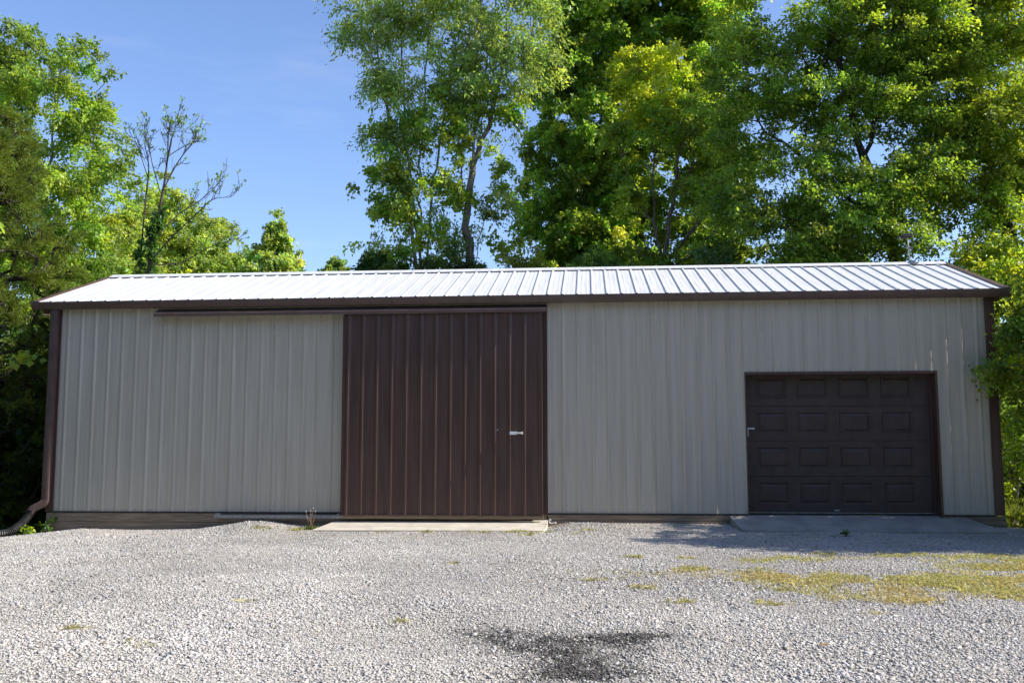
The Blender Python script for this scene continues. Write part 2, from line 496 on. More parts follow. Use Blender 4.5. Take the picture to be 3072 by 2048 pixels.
def ribbed_wall(mb, x0, x1, z0, z1, phase, y=0.0, th=.012, foot=.029):
    pr = rib_profile(x0, x1, phase, foot=foot)
    n = len(pr)
    vs = [(x, y - hh, z0) for x, hh in pr] + [(x, y - hh, z1) for x, hh in pr]
    mb.add(vs, [(i, i + 1, n + i + 1, n + i) for i in range(n - 1)])
    # returned edges
    mb.add([(x0, y - pr[0][1], z0), (x0, y + th, z0), (x0, y + th, z1), (x0, y - pr[0][1], z1)], [(0, 1, 2, 3)])
    mb.add([(x1, y - pr[-1][1], z0), (x1, y + th, z0), (x1, y + th, z1), (x1, y - pr[-1][1], z1)], [(0, 3, 2, 1)])


def screw(mb, x, y, z, r=.0065):
    mb.add([(x - r, y, z - r), (x + r, y, z - r), (x + r, y, z + r), (x - r, y, z + r), (x, y - r * .9, z)], [(0, 1, 4), (1, 2, 4), (2, 3, 4), (3, 0, 4)])


GX0, GX1, GZ1 = 2.358, 5.141, 2.108
SX = -.6385
w = MB()
ribbed_wall(w, XL, -3.70, 0, 3.33, -8.362)
ribbed_wall(w, -3.70, SX - .065, 3.05, 3.33, -8.362 + .2286 * 20)
w.build('wall_siding', M_wall, barn)
w = MB()
ribbed_wall(w, SX, GX0 - .0, 0, 3.33, -.395)
ribbed_wall(w, GX0, GX1, GZ1, 3.33, -.395)
ribbed_wall(w, GX1, XR, 0, 3.33, -.395)
w.build('wall_siding', M_wall, barn)
sc_ = MB()
for x0, x1, ph in ((XL, -3.75, -8.362), (SX, XR, -.395)):
    for z in (.12, 1.05, 1.95, 2.75):
        k = math.ceil((x0 - ph) / .2286)
        while ph + k * .2286 + .05 < x1:
            x = ph + k * .2286 + .045
            if not (GX0 - .05 < x < GX1 + .05 and z < GZ1 + .05): screw(sc_, x, -.0005, z)
            k += 1
sc_.build('screws', M_rail, barn)['kind'] = 'stuff'
# wall behind the sheets, back and gable ends
w = MB()
gz_top = lambda y: RIDGE_Z - .02 - abs(y - RIDGE_Y) * PITCH
def gable(x0, x1):
    pr = [(.02, -.02), (.02, gz_top(.02)), (RIDGE_Y, gz_top(RIDGE_Y)), (BACK_Y - .14, gz_top(BACK_Y - .14)), (BACK_Y - .14, -.02)]
    w.prism_x(pr, x0, x1)
gable(XL - .02, XL + .02)
gable(XR - .02, XR + .02)
w.box(XL + .02, XR - .02, BACK_Y - .18, BACK_Y - .14, -.02, gz_top(BACK_Y - .14) - .03)
w.box(XL + .02, GX0 - .02, .016, .06, -.02, 3.30)
w.box(GX0 - .02, GX1 + .02, .016, .06, GZ1 + .02, 3.30)
w.box(GX1 + .02, XR - .02, .016, .06, -.02, 3.30)
w.build('wall_frame', M_wall, barn)

# roof: ribbed sheets on both slopes, all in one part
RX0, RX1 = -8.86, 6.19
EAVE_Y = -.115
sl = math.hypot(1, PITCH); ny, nz = -PITCH / sl, 1 / sl
def roof_sheet(mb, y0, z0, y1, z1, side):
    pr = rib_profile(RX0, RX1, -1.534)
    n = len(pr)
    oy, oz = side * ny, nz
    vs = [(x, y0 + oy * hh, z0 + oz * hh) for x, hh in pr] + [(x, y1 + oy * hh, z1 + oz * hh) for x, hh in pr]
    mb.add(vs, [(i, i + 1, n + i + 1, n + i) for i in range(n - 1)])
    mb.add([(RX0, y0, z0 - .006), (RX1, y0, z0 - .006), (RX1, y1, z1 - .006), (RX0, y1, z1 - .006)], [(0, 1, 2, 3)])
    # closed rib ends at the eave
    for i in range(0, n - 3):
        a, b_, c_, d_ = pr[i:i + 4]
        if b_[1] > .016 and c_[1] > .016:
            mb.add([(a[0], y0, z0), (b_[0], y0 + oy * b_[1], z0 + oz * b_[1]), (c_[0], y0 + oy * c_[1], z0 + oz * c_[1]), (d_[0], y0, z0)], [(0, 1, 2, 3)])
ez = RIDGE_Z - (RIDGE_Y - EAVE_Y) * PITCH
rf = MB()
roof_sheet(rf, EAVE_Y, ez, RIDGE_Y, RIDGE_Z, 1)
roof_sheet(rf, 2 * RIDGE_Y - EAVE_Y, ez, RIDGE_Y, RIDGE_Z, -1)
roof = rf.build('roof', M_roof, barn)
# dark closures under the rib ends
cl = MB()
pr = rib_profile(RX0 + .04, RX1 - .04, -1.534)
n_ = len(pr)
cl.add([(x, EAVE_Y - .003, ez - .022) for x, hh in pr] + [(x, EAVE_Y - .003 + ny * hh * .88, ez - .001 + nz * hh * .88) for x, hh in pr], [(i, i + 1, n_ + i + 1, n_ + i) for i in range(n_ - 1)])
cl.build('rib_closure', M_rubber, roof)
rs = MB()
for f_ in (.05, .36, .67, .93):
    k = math.ceil((RX0 + 1.534) / .2286)
    y = EAVE_Y + (RIDGE_Y - EAVE_Y) * f_; z = ez + (y - EAVE_Y) * PITCH
    while -1.534 + k * .2286 + .05 < RX1:
        x = -1.534 + k * .2286 + .045; r = .006
        rs.add([(x - r, y - r, z - r * PITCH), (x + r, y - r, z - r * PITCH), (x + r, y + r, z + r * PITCH), (x - r, y + r, z + r * PITCH), (x, y, z + .008)], [(0, 1, 4), (1, 2, 4), (2, 3, 4), (3, 0, 4)])
        k += 1
rs.build('screws', M_rail, roof)['kind'] = 'stuff'
rc = MB()
cy, cz = .155, .155 * PITCH
rc.prism_x([(RIDGE_Y - cy, RIDGE_Z - cz + .020), (RIDGE_Y - cy, RIDGE_Z - cz + .030), (RIDGE_Y - .012, RIDGE_Z + .045), (RIDGE_Y + .012, RIDGE_Z + .045), (RIDGE_Y + cy, RIDGE_Z - cz + .030), (RIDGE_Y + cy, RIDGE_Z - cz + .020), (RIDGE_Y, RIDGE_Z + .030)], RX0 + .02, RX1 - .02)
rc.build('ridge_cap', M_roof, roof)
rv = MB()
rv.box(-3.0, RX1 - .04, RIDGE_Y + .17, RIDGE_Y + .27, RIDGE_Z - .05, RIDGE_Z + .066)
rv.build('ridge_vent', M_dark, roof)
for x0, x1 in ((RX0 - .055, RX0 + .035), (RX1 - .035, RX1 + .055)):
    rk = MB()
    for s in (1, -1):
        ya, yb = (EAVE_Y - .01, RIDGE_Y - .001) if s == 1 else (2 * RIDGE_Y - EAVE_Y + .01, RIDGE_Y + .001)
        za, zb = RIDGE_Z - abs(ya - RIDGE_Y) * PITCH, RIDGE_Z
        rk.hexa([(x0, ya, za - .11), (x1, ya, za - .11), (x1, yb, zb - .11), (x0, yb, zb - .11), (x0, ya, za + .022), (x1, ya, za + .022), (x1, yb, zb + .022), (x0, yb, zb + .022)])
    rk.build('rake_trim', M_trim, roof)
# gutter (K-profile) under the eave and its end pieces
gt = MB()
T_, B_ = 3.322, 3.205
gt.prism_x([(-.068, B_), (-.068, T_ - .01), (-0.072, T_ - .01), (-0.072, B_ + .004), (-0.134, B_ + .004), (-0.160, B_ + .05), (-0.172, B_ + .095), (-0.172, T_ - .012), (-0.162, T_ - .008), (-0.162, T_ - .002), (-0.180, T_), (-0.180, B_ + .088), (-0.166, B_ + .045), (-0.138, B_)], -8.916, 6.243)
for x in (-8.916, 6.2405):
    gt.prism_x([(-0.072, B_ + .004), (-0.072, T_ - .012), (-0.170, T_ - .012), (-0.170, B_ + .095), (-0.158, B_ + .05), (-0.134, B_ + .004)], x, x + .0025)
gt.build('gutter', M_trim, barn)
fs = MB()
fs.box(-8.80, 6.13, -.066, -.018, 3.215, 3.30)
fs.box(-8.80, XL - .03, -.018, .10, 3.16, 3.30)
fs.box(XR + .03, 6.13, -.018, .10, 3.16, 3.30)
fs.build('fascia', M_trim, barn)
# corner trims
ct = MB(); ct.box(-8.60, XL + .022, -.024, -.019, -.005, 3.20); ct.box(-8.60, -8.595, -.019, .12, -.005, 3.20); ct.build('corner_trim', M_brown, barn)
ct = MB(); ct.box(XR - .004, 6.04, -.024, -.019, -.005, 3.20); ct.box(6.035, 6.04, -.019, .14, -.005, 3.20); ct.build('corner_trim', M_brown, barn)
# base flashing and skirt boards
for x0, x1 in ((XL + .023, -3.845), (SX, 2.345), (GX1 + .031, XR - .005)):
    bt = MB(); bt.box(x0, x1, -.026, -.0205, -.016, .004); bt.build('base_flashing', M_dark, barn)
for x0, x1, z0, z1 in ((-8.585, -5.35, -.155, -.020), (-5.345, -.66, -.155, -.020), (-8.58, -6.2, -.298, -.160), (-6.196, -.66, -.298, -.160), (-8.57, -.66, -.45, -.303),
                       (-.64, 2.34, -.105, -.020), (-.645, 2.34, -.26, -.109), (5.16, 6.05, -.15, -.020), (5.16, 6.05, -.30, -.155)):
    sb = MB(); sb.box(x0, x1, -.014, .05, z0, z1); sb.build('skirt_board', M_board, barn, bevel=.004)

# downspout with elbow
dsx0, dsx1, dsy0, dsy1 = -8.615, -8.505, -.115, -.035
def dspout(path, name, mat, parent, wdt=.055, dep=.04, steps=1):
    mb = MB(); rings = []
    n = len(path)
    for i, (p_, ang, sc) in enumerate(path):
        c, s = math.cos(ang), math.sin(ang)
        ring = []
        for (a, b_) in ((-1, -1), (-.45, -1.12), (.45, -1.12), (1, -1), (1, 1), (-1, 1)):
            a *= wdt * sc; b_ *= dep * sc
            ring.append((p_[0] + a * c, p_[1] + b_, p_[2] + a * s))
        rings.append(ring)
    k = 6
    vs = [q for r_ in rings for q in r_]
    fs_ = [(i * k + j, i * k + (j + 1) % k, (i + 1) * k + (j + 1) % k, (i + 1) * k + j) for i in range(n - 1) for j in range(k)]
    fs_ += [tuple(range(k - 1, -1, -1)), tuple((n - 1) * k + j for j in range(k))]
    mb.add(vs, fs_)
    return mb.build(name, mat, parent)
dx = -8.56
dsp = dspout([((dx + .0, -.075, 3.21), 0, 1), ((dx - .0, -.075, 2.0), 0, 1), ((dx - .005, -.075, .20), 0, 1)], 'downspout', M_trim, barn)
path = []
px, pz = dx - .005, .196
for i in range(26):
    f_ = i / 25
    ang = -R(66) * math.sin(math.pi * min(1, f_ * 1.15)) if f_ < 1 else 0
    ang = -R(64) * (min(1, f_ * 3) if f_ < .62 else max(0, 1 - (f_ - .62) / .5))
    path.append(((px, -.075 - .05 * f_, pz), ang, 1.0 + .05 * (i % 2)))
    px -= .0125 * math.sin(-ang) * 1.02
    pz -= .0125 * math.cos(ang) * 1.0
dspout(path, 'elbow', M_trim, dsp)
ELB = (px, -.125, pz)
# corrugated drain hose from the elbow down onto the soil
hose = MB()
hp = [(ELB[0] + .005, -.12, ELB[2] + .035), (ELB[0] - .01, -.15, ELB[2] - .03), (ELB[0] - .055, -.24, -.17), (ELB[0] - .12, -.36, -.265), (ELB[0] - .22, -.45, -.31), (ELB[0] - .40, -.52, -.335), (ELB[0] - .62, -.58, -.35)]
def smooth_path(P, m=14):
    P = [Vector(q) for q in P]; out = []
    for i in range(len(P) - 1):
        p0, p1, p2, p3 = P[max(i - 1, 0)], P[i], P[i + 1], P[min(i + 2, len(P) - 1)]
        for j in range(m):
            t_ = j / m
            out.append(.5 * ((2 * p1) + (p2 - p0) * t_ + (2 * p0 - 5 * p1 + 4 * p2 - p3) * t_ ** 2 + (3 * p1 - p0 - 3 * p2 + p3) * t_ ** 3))
    return out + [P[-1]]
sp_ = smooth_path(hp, 12)
hose.tube(sp_, [.066 if i % 2 else .056 for i in range(len(sp_))], 12)
tag(hose.build('drain_hose', M_black), 'black corrugated drain hose running from the brown downspout onto the soil', 'drain hose')

# sliding door
DX0, DX1, DZ0, DZ1, DY = -3.785, -.706, -.020, 3.075, -.150
w = MB()
ribbed_wall(w, DX0, DX1 - .028, DZ0, DZ1, -3.4936, DY, .055, .040)
w.box(DX0, DX1 - .03, DY + .004, DY + .055, DZ0, DZ1)
door = w.build('sliding_door', M_brown, barn)
et = MB(); et.box(DX1 - .028, DX1, DY - .020, DY + .056, DZ0, DZ1); et.build('edge_trim', M_brown, door, bevel=.002)
et = MB(); et.box(DX0 - .012, DX0 - .001, DY - .018, DY + .056, DZ0, DZ1); et.build('edge_trim', M_brown, door)
et = MB(); et.box(DX0, DX1, DY - .021, DY + .02, DZ0 - .016, DZ0 - .001); et.build('bottom_flashing', M_trim, door)
et = MB(); et.box(DX0, DX1 + .01, DY + .0, DY + .04, -.080, DZ0 - .018); et.build('bottom_board', M_board, door)
hd = MB(); hd.box(-1.205, -1.095, DY - .036, DY - .024, 1.185, 1.232); hd.box(-1.105, -1.012, DY - .052, DY - .030, 1.198, 1.222); hd.box(-1.03, -1.01, DY - .05, DY - .018, 1.190, 1.230); hd.box(-1.2, -1.17, DY - .028, DY - .016, 1.192, 1.226)
hd.build('handle', M_silver, door, bevel=.003)
hk = MB(); hk.box(-1.398, -1.384, DY - .006, DY + .002, 1.252, 1.268); hk.build('bolt', M_silver, door)
jb = MB(); jb.box(-3.842, -3.802, -.034, -.005, -.03, 3.06); jb.build('door_jamb', M_brown, barn)
jb = MB(); jb.box(-.703, SX, -.012, .016, -.03, 3.16); jb.build('door_jamb', M_brown, barn)
dk = MB(); dk.box(-3.80, -.704, -.010, .012, -.03, 3.05); dk.build('inner_wall', M_dark, barn)

# cover over the sliding track, with the track inside
tcv = MB()
x0, x1 = -6.86, -.640
tcv.prism_x([(-.024, 3.192), (-.196, 3.108), (-.199, 3.108), (-.199, 3.056), (-.193, 3.056), (-.193, 3.100), (-.024, 3.182)], x0, x1)
tcv.add([(x0, -.024, 3.19), (x0, -.197, 3.105), (x0, -.197, 3.057), (x0, -.024, 3.12)], [(0, 1, 2, 3)])
tcv.build('track_cover', M_trim, barn)
tk = MB(); tk.box(x0 + .05, x1 - .05, -.11, -.06, 3.09, 3.14); tk.build('door_track', M_rail, barn)
# bottom guide rail
gr = MB(); gr.box(-5.81, -3.78, -.112, -.106, -.086, -.036); gr.box(-5.81, -3.78, -.1058, -.06, -.086, -.082); gr.box(-5.79, -5.72, -.1055, -.016, -.040, -.014); gr.box(-4.28, -4.25, -.1055, -.016, -.040, -.014); gr.box(-3.87, -3.84, -.1055, -.016, -.040, -.014)
gr.build('guide_rail', M_rail, barn)

# overhead door: four sections of four raised panels
GY = .175
gd = MB()
gx0, gx1, gz0, gz1 = GX0 + .005, GX1 - .005, .020, GZ1 + .04
rows = [gz0, .554, 1.086, 1.610, gz1]
cols = [(2.546, 3.001), (3.163, 3.614), (3.775, 4.240), (4.400, 4.855)]
for r_ in range(4):
    z0, z1 = rows[r_] + .003, rows[r_ + 1] - .003
    a0, a1 = z0 + .115, z1 - .095
    xs_ = [gx0] + [v for c_ in cols for v in c_] + [gx1]
    for i in range(len(xs_) - 1):
        xa, xb = xs_[i], xs_[i + 1]
        if i % 2 == 0:
            gd.add([(xa, GY, z0), (xb, GY, z0), (xb, GY, z1), (xa, GY, z1)], [(0, 1, 2, 3)])
        else:
            gd.add([(xa, GY, z0), (xb, GY, z0), (xb, GY, a0), (xa, GY, a0)], [(0, 1, 2, 3)])
            gd.add([(xa, GY, a1), (xb, GY, a1), (xb, GY, z1), (xa, GY, z1)], [(0, 1, 2, 3)])
            lv = [(0, 0), (.016, .014), (.030, .014), (.056, .001)]
            ring = lambda q, dpt: [(xa + q, GY + dpt, a0 + q), (xb - q, GY + dpt, a0 + q), (xb - q, GY + dpt, a1 - q), (xa + q, GY + dpt, a1 - q)]
            vs = [v for q, dpt in lv for v in ring(q, dpt)]
            fsx = [(l * 4 + j, l * 4 + (j + 1) % 4, (l + 1) * 4 + (j + 1) % 4, (l + 1) * 4 + j) for l in range(3) for j in range(4)] + [(12, 13, 14, 15)]
            gd.add(vs, fsx)
    gd.add([(gx0, GY, z1), (gx1, GY, z1), (gx1, GY + .014, z1 + .003), (gx0, GY + .014, z1 + .003)], [(0, 1, 2, 3)])
    gd.add([(gx0, GY, z0), (gx1, GY, z0), (gx1, GY + .014, z0 - .003), (gx0, GY + .014, z0 - .003)], [(0, 3, 2, 1)])
gd.box(gx0, gx1, GY + .015, GY + .05, gz0, gz1)
gdo = gd.build('garage_door', M_garage, barn)
s_ = MB(); s_.box(gx0, gx1, GY - .004, GY + .03, .004, .016); s_.build('bottom_seal', M_rail, gdo)
s_ = MB(); s_.box(gx0, gx1, GY - .002, GY + .035, -.02, .0035); s_.build('weather_strip', M_rubber, gdo)
s_ = MB(); s_.box(2.400, 2.412, GY - .035, GY - .001, 1.15, 1.29); s_.box(2.400, 2.500, GY - .045, GY - .030, 1.262, 1.284); s_.build('handle', M_silver, gdo, bevel=.003)
s_ = MB(); s_.box(3.655, 3.735, GY - .012, GY - .001, .035, .062); s_.box(3.688, 3.702, GY - .03, GY - .013, .042, .056); s_.build('lift_bracket', M_rail, gdo, bevel=.002)
# brown jambs lining the opening
jm = MB(); jm.box(GX0 - .012, GX0 + .004, -.026, GY + .08, -.02, GZ1 + .012); jm.build('door_trim', M_trim, barn)
jm = MB(); jm.box(GX1 - .004, GX1 + .030, -.026, GY + .08, -.02, GZ1 + .012); jm.build('door_trim', M_brown, barn)
jm = MB(); jm.box(GX0 + .0045, GX1 - .0045, -.026, GY + .08, GZ1 - .030, GZ1 + .012); jm.build('door_trim', M_brown, barn)
jm = MB(); jm.box(5.105, GX1 - .005, GY - .03, GY - .003, -.02, GZ1 - .031); jm.build('door_stop', M_brown, barn)

# concrete aprons
M_conc_shade = mottled('shade_darkened_concrete', (.24, .23, .21, 1), (.36, .34, .30, 1), (1.2, 1.2, 1.2), 2.6, .85, .25, 9, bump=.25, bscale=120)  # concrete again, darkened so that the ramp's shade sits in its colour
def apron(name, top, label, mat=None):
    mb = MB()
    n = len(top)
    mb.add(list(top) + [(x, y, -.55) for x, y, z in top], [tuple(range(n)), tuple(range(2 * n - 1, n - 1, -1))] + [((i + 1) % n, i, n + i, n + (i + 1) % n) for i in range(n)])
    return tag(mb.build(name, mat or M_conc, bevel=.008), label, 'concrete ramp')
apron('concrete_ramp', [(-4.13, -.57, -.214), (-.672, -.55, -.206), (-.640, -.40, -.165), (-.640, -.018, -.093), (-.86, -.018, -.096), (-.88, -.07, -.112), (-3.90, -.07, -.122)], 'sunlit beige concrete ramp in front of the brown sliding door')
apron('concrete_ramp', [(2.16, -.66, -.172), (5.80, -.66, -.178), (5.46, -.05, -.034), (5.15, .12, -.022), (2.365, .12, -.022), (2.075, -.03, -.030), (2.10, -.35, -.09)], 'shaded concrete ramp, painted darker grey for its shade, in front of the dark garage door', M_conc_shade)

# aerial on the ridge
an = empty('antenna', (5.60, RIDGE_Y, RIDGE_Z + .04), 'old aerial on a thin pale mast at the right end of the roof ridge', 'antenna')
mb = MB(); mb.tube([(5.62, RIDGE_Y + .02, 4.16), (5.60, RIDGE_Y, 4.37), (5.585, RIDGE_Y - .01, 4.64)], .009, 10); mb.build('mast', M_mast, an, smooth=True)
mb = MB(); mb.box(5.585, 5.68, RIDGE_Y - .10, RIDGE_Y + .05, 4.150, 4.196); mb.box(5.58, 5.70, RIDGE_Y - .19, RIDGE_Y - .06, 4.128, 4.149); mb.build('bracket', M_rail, an, bevel=.004)
mb = MB(); mb.box(5.515, 5.670, RIDGE_Y - .03, RIDGE_Y - .014, 4.43, 4.442); mb.tube([(5.56, RIDGE_Y - .03, 4.425), (5.62, RIDGE_Y - .02, 4.45)], .016, 8); mb.tube([(5.60, RIDGE_Y - .03, 4.41), (5.64, RIDGE_Y - .03, 4.395)], .007, 6); mb.build('clamp', M_rail, an)
mb = MB(); mb.hexa([(5.49, RIDGE_Y - .03, 4.615), (5.67, RIDGE_Y - .03, 4.625), (5.68, RIDGE_Y + .06, 4.625), (5.48, RIDGE_Y + .06, 4.615), (5.495, RIDGE_Y - .02, 4.685), (5.68, RIDGE_Y - .02, 4.692), (5.67, RIDGE_Y + .05, 4.692), (5.50, RIDGE_Y + .05, 4.685)]); mb.build('aerial_box', M_dark, an, bevel=.012)
for i, (za, zb, xa, xb) in enumerate(((4.60, 4.635, 5.36, 5.60), (4.585, 4.60, 5.38, 5.62), (4.63, 4.66, 5.55, 5.83))):
    mb = MB(); mb.tube([(xa, RIDGE_Y - .02 - i * .02, za), (xb, RIDGE_Y - i * .01, zb)], .004, 6); mb.build('rod', M_dark, an)

# ------------------------------------------------------------------ vegetation
def unit(v): return v / np.maximum(np.linalg.norm(v, axis=-1, keepdims=True), 1e-9)


def leaf_mesh(name, P, D, Nn, L, Wd, colr, mat, parent, fold=.22):
    """one folded kite-shaped blade per point: base, two shoulders, tip"""
    D = unit(D); S = unit(np.cross(D, Nn)); Nn = np.cross(S, D)
    L, Wd = np.broadcast_to(L, len(P))[:, None], np.broadcast_to(Wd, len(P))[:, None]
    mid = P + D * L * .42
    V_ = np.stack([P, mid + S * Wd * .5 + Nn * Wd * fold, P + D * L - Nn * L * .08, mid - S * Wd * .5 + Nn * Wd * fold], 1)
    T = (np.array([(0, 1, 2), (0, 2, 3)])[None] + (np.arange(len(P)) * 4)[:, None, None]).reshape(-1, 3)
    return np_mesh(name, V_.reshape(-1, 3), T, mat, parent, col=np.repeat(colr, 4, 0))


def skeleton(trunks, targets, rng, step=.45, rise=.35, wig=.10):
    """branches grown from the trunks out to every target; returns pos, parent and load per node"""
    pos, par = [], []
    for tr in trunks:
        tr = [np.array(q, float) for q in tr[0]] if isinstance(tr, tuple) else [np.array(q, float) for q in tr]
        if pos:
            A = np.array(pos); start = int(np.argmin(((A - tr[0]) ** 2).sum(1)))
            if np.linalg.norm(A[start] - tr[0]) > .9: start = -1
        else: start = -1
        last = start
        for i in range(len(tr) - 1):
            n = max(1, int(np.ceil(np.linalg.norm(tr[i + 1] - tr[i]) / step)))
            for j in range(n if i < len(tr) - 2 else n + 1):
                q = tr[i] + (tr[i + 1] - tr[i]) * (j / n)
                if j or i: q = q + rng.normal(0, wig * .35, 3) * np.array([1, 1, .3])
                pos.append(q); par.append(last); last = len(pos) - 1
    ntr = len(pos)
    T0 = np.array(pos)
    d0 = np.array([np.min(np.linalg.norm(T0 - t, axis=1)) for t in targets])
    ends = []
    cap = len(pos) + 40 * len(targets) + 10
    buf = np.zeros((cap, 3)); buf[:len(pos)] = pos; cnt = len(pos)
    for ti in np.argsort(d0):
        t = targets[ti]
        A = buf[:cnt]
        dv = t - A; dist = np.linalg.norm(dv, axis=1)
        hd_ = np.hypot(dv[:, 0], dv[:, 1])
        cost = dist + 1.2 * np.maximum(0, A[:, 2] - (t[2] - rise * hd_)) 
        n0 = int(np.argmin(cost))
        p0 = A[n0].copy(); dd = t - p0; ln = np.linalg.norm(dd)
        k = max(1, int(np.ceil(ln / step)))
        bow = np.array([0, 0, -.10 * ln]) + rng.normal(0, .06 * ln, 3)
        last = n0
        for j in range(1, k + 1):
            f_ = j / k
            q = p0 + dd * f_ + bow * (4 * f_ * (1 - f_)) * .6
            if j < k: q = q + rng.normal(0, wig * .5, 3) * step
            buf[cnt] = q; par.append(last); last = cnt; cnt += 1
        ends.append((last, ti))
    pos = buf[:cnt].copy(); par = np.array(par)
    load = np.zeros(cnt)
    for e, _ in ends: load[e] += 1
    load[:ntr] += .02
    for i in range(cnt - 1, -1, -1):
        if par[i] >= 0 and par[i] < i: load[par[i]] += load[i]
    return pos, par, load, ntr


def limbs_mesh(name, pos, par, load, r_tip, r_base, mat, parent, sides=7, expo=.5, rmin=.006):
    mx = load.max()
    rad = np.maximum(r_tip + (r_base - r_tip) * (load / mx) ** expo, rmin)
    idx = np.where(par >= 0)[0]
    a, b_ = pos[par[idx]], pos[idx]
    ra, rb = np.minimum(rad[par[idx]], rad[idx] * 1.25), rad[idx]
    d = unit(b_ - a)
    ref = np.where(np.abs(d[:, 2:3]) < .9, np.array([[0, 0, 1.]]), np.array([[1., 0, 0]]))
    u = unit(np.cross(d, ref)); v = np.cross(d, u)
    a = a - d * (ra * .4)[:, None]; b_ = b_ + d * (rb * .35)[:, None]
    ang = np.arange(sides) * 2 * np.pi / sides
    ring = np.cos(ang)[None, :, None] * u[:, None] + np.sin(ang)[None, :, None] * v[:, None]
    A = a[:, None] + ring * ra[:, None, None]; B = b_[:, None] + ring * rb[:, None, None]
    V_ = np.concatenate([A, B], 1).reshape(-1, 3)
    q = np.array([(i, (i + 1) % sides, sides + (i + 1) % sides, sides + i) for i in range(sides)])
    F_ = (q[None] + (np.arange(len(idx)) * 2 * sides)[:, None, None]).reshape(-1, 4)
    return np_mesh(name, V_, F_, mat, parent, smooth=True)


DENS = 1.7
SWELL = 1.16    # crowns a little fuller than the skeleton of ellipsoids
TINT = 2.05    # spring foliage, light and fresh


def fill(blobs, dens, rng, shell=.55, voids=.0):
    """cluster centres inside a union of ellipsoids, thinned by random voids"""
    out = []
    for (x, y, z, rx, ry, rz) in blobs:
        n = max(3, int(4.19 * rx * ry * rz * dens * DENS))
        d = unit(rng.normal(0, 1, (n, 3)))
        r_ = rng.random(n) ** (shell)
        # lobes: the surface wanders in and out
        lob = .80 + .28 * np.sin(d[:, 0] * 5 + x * 3) * np.sin(d[:, 2] * 6 + z) + .16 * rng.random(n)
        out.append(np.array([x, y, z]) + d * (r_ * lob)[:, None] * np.array([rx, ry, rz]))
    P = np.concatenate(out)
    if voids:
        nv = int(len(blobs) * voids)
        c = P[rng.integers(0, len(P), nv)] + rng.normal(0, .2, (nv, 3)); rv_ = rng.uniform(.3, .6, nv)
        keep = np.ones(len(P), bool)
        for q, r_ in zip(c, rv_): keep &= np.linalg.norm((P - q) / np.array([1.3, 1.3, .7]), axis=1) > r_
        P = P[keep]
    return P


def foliage(cl, center, rng, per=90, spread=.42, flat=.6, L=.10, W=.065, base=(.07, .13, .025), var=.25, hue=.18, droop=.35, tilt=.6, twigs=5, up=.0, young=.0):
    """leaves set along short twigs round each cluster centre"""
    K = len(cl)
    outw = cl - center; outw[:, 2] *= .4; outw = unit(outw + rng.normal(0, .25, outw.shape))
    td = unit(rng.normal(0, 1, (K, twigs, 3)) * np.array([1, 1, flat]) + outw[:, None] * .75 + np.array([0, 0, up]))
    tl = rng.uniform(.55, 1.25, (K, twigs)) * spread
    m = max(1, int(per * 1.25) // twigs)
    f_ = rng.random((K, twigs, m)) ** .75
    P = cl[:, None, None] + td[:, :, None] * (tl[..., None] * f_)[..., None] - np.array([0, 0, 1.]) * (droop * (f_ ** 2) * tl[..., None] * .6)[..., None]
    P = P + rng.normal(0, spread * .13, P.shape)
    D = td[:, :, None] * .8 + rng.normal(0, .8, P.shape) + np.array([0, 0, -droop])
    Nn = np.array([0, 0, 1.]) + rng.normal(0, tilt * 1.25, P.shape) + outw[:, None, None] * .25
    b0 = np.array(base) * TINT
    lum = np.exp(rng.normal(0, var, (K, 1, 1))) * np.exp(rng.normal(0, var * .55, (K, twigs, m)))
    hj = rng.normal(0, hue, (K, 1, 1)) + rng.normal(0, hue * .5, (K, twigs, m)) + young * f_
    colr = np.stack([b0[0] * lum * (1 + .8 * hj), b0[1] * lum * (1 + .18 * hj), b0[2] * lum * (1 - .35 * hj)], -1)
    s = np.exp(rng.normal(0, .22, P.shape[:3])).reshape(-1)
    return P.reshape(-1, 3), D.reshape(-1, 3), Nn.reshape(-1, 3), L * s * .90, W * s * .95, np.clip(colr.reshape(-1, 3), .004, .6)


def tree(name, label, trunks, blobs, dens=3.2, seed=1, bark=None, r_base=.16, r_tip=.007, group=None, cat='tree', voids=2.0, wig=.08, rise=.35, step=.45, shell=.50, extra=None, expo=.72, mat=None, swell=SWELL, **lk):
    rng = np.random.default_rng(seed)
    b0 = trunks[0][0]
    root = empty(name, b0, label, cat, group)
    sw = lambda B: [(x, y, z, a * swell, b_ * swell, c * swell) for x, y, z, a, b_, c in B]
    cl = fill(sw(blobs), dens, rng, shell, voids)
    pos, par, load, ntr = skeleton(trunks, cl, rng, step, rise, wig)
    limbs_mesh('trunk', pos, par, load, r_tip, r_base, bark or M_bark, root, expo=expo)
    cen = np.mean([b[:3] for b in blobs], 0)
    parts = [foliage(cl, cen, rng, **lk)]
    if extra:
        for eb, ed, ek in extra:
            c2 = fill(sw(eb), ed, rng, shell, voids)
            parts.append(foliage(c2, np.mean([b[:3] for b in eb], 0), rng, **{**lk, **ek}))
    A = [np.concatenate(z) for z in zip(*parts)]
    leaf_mesh('crown', *A, mat or M_leaf, root)
    return root


G0 = -.40

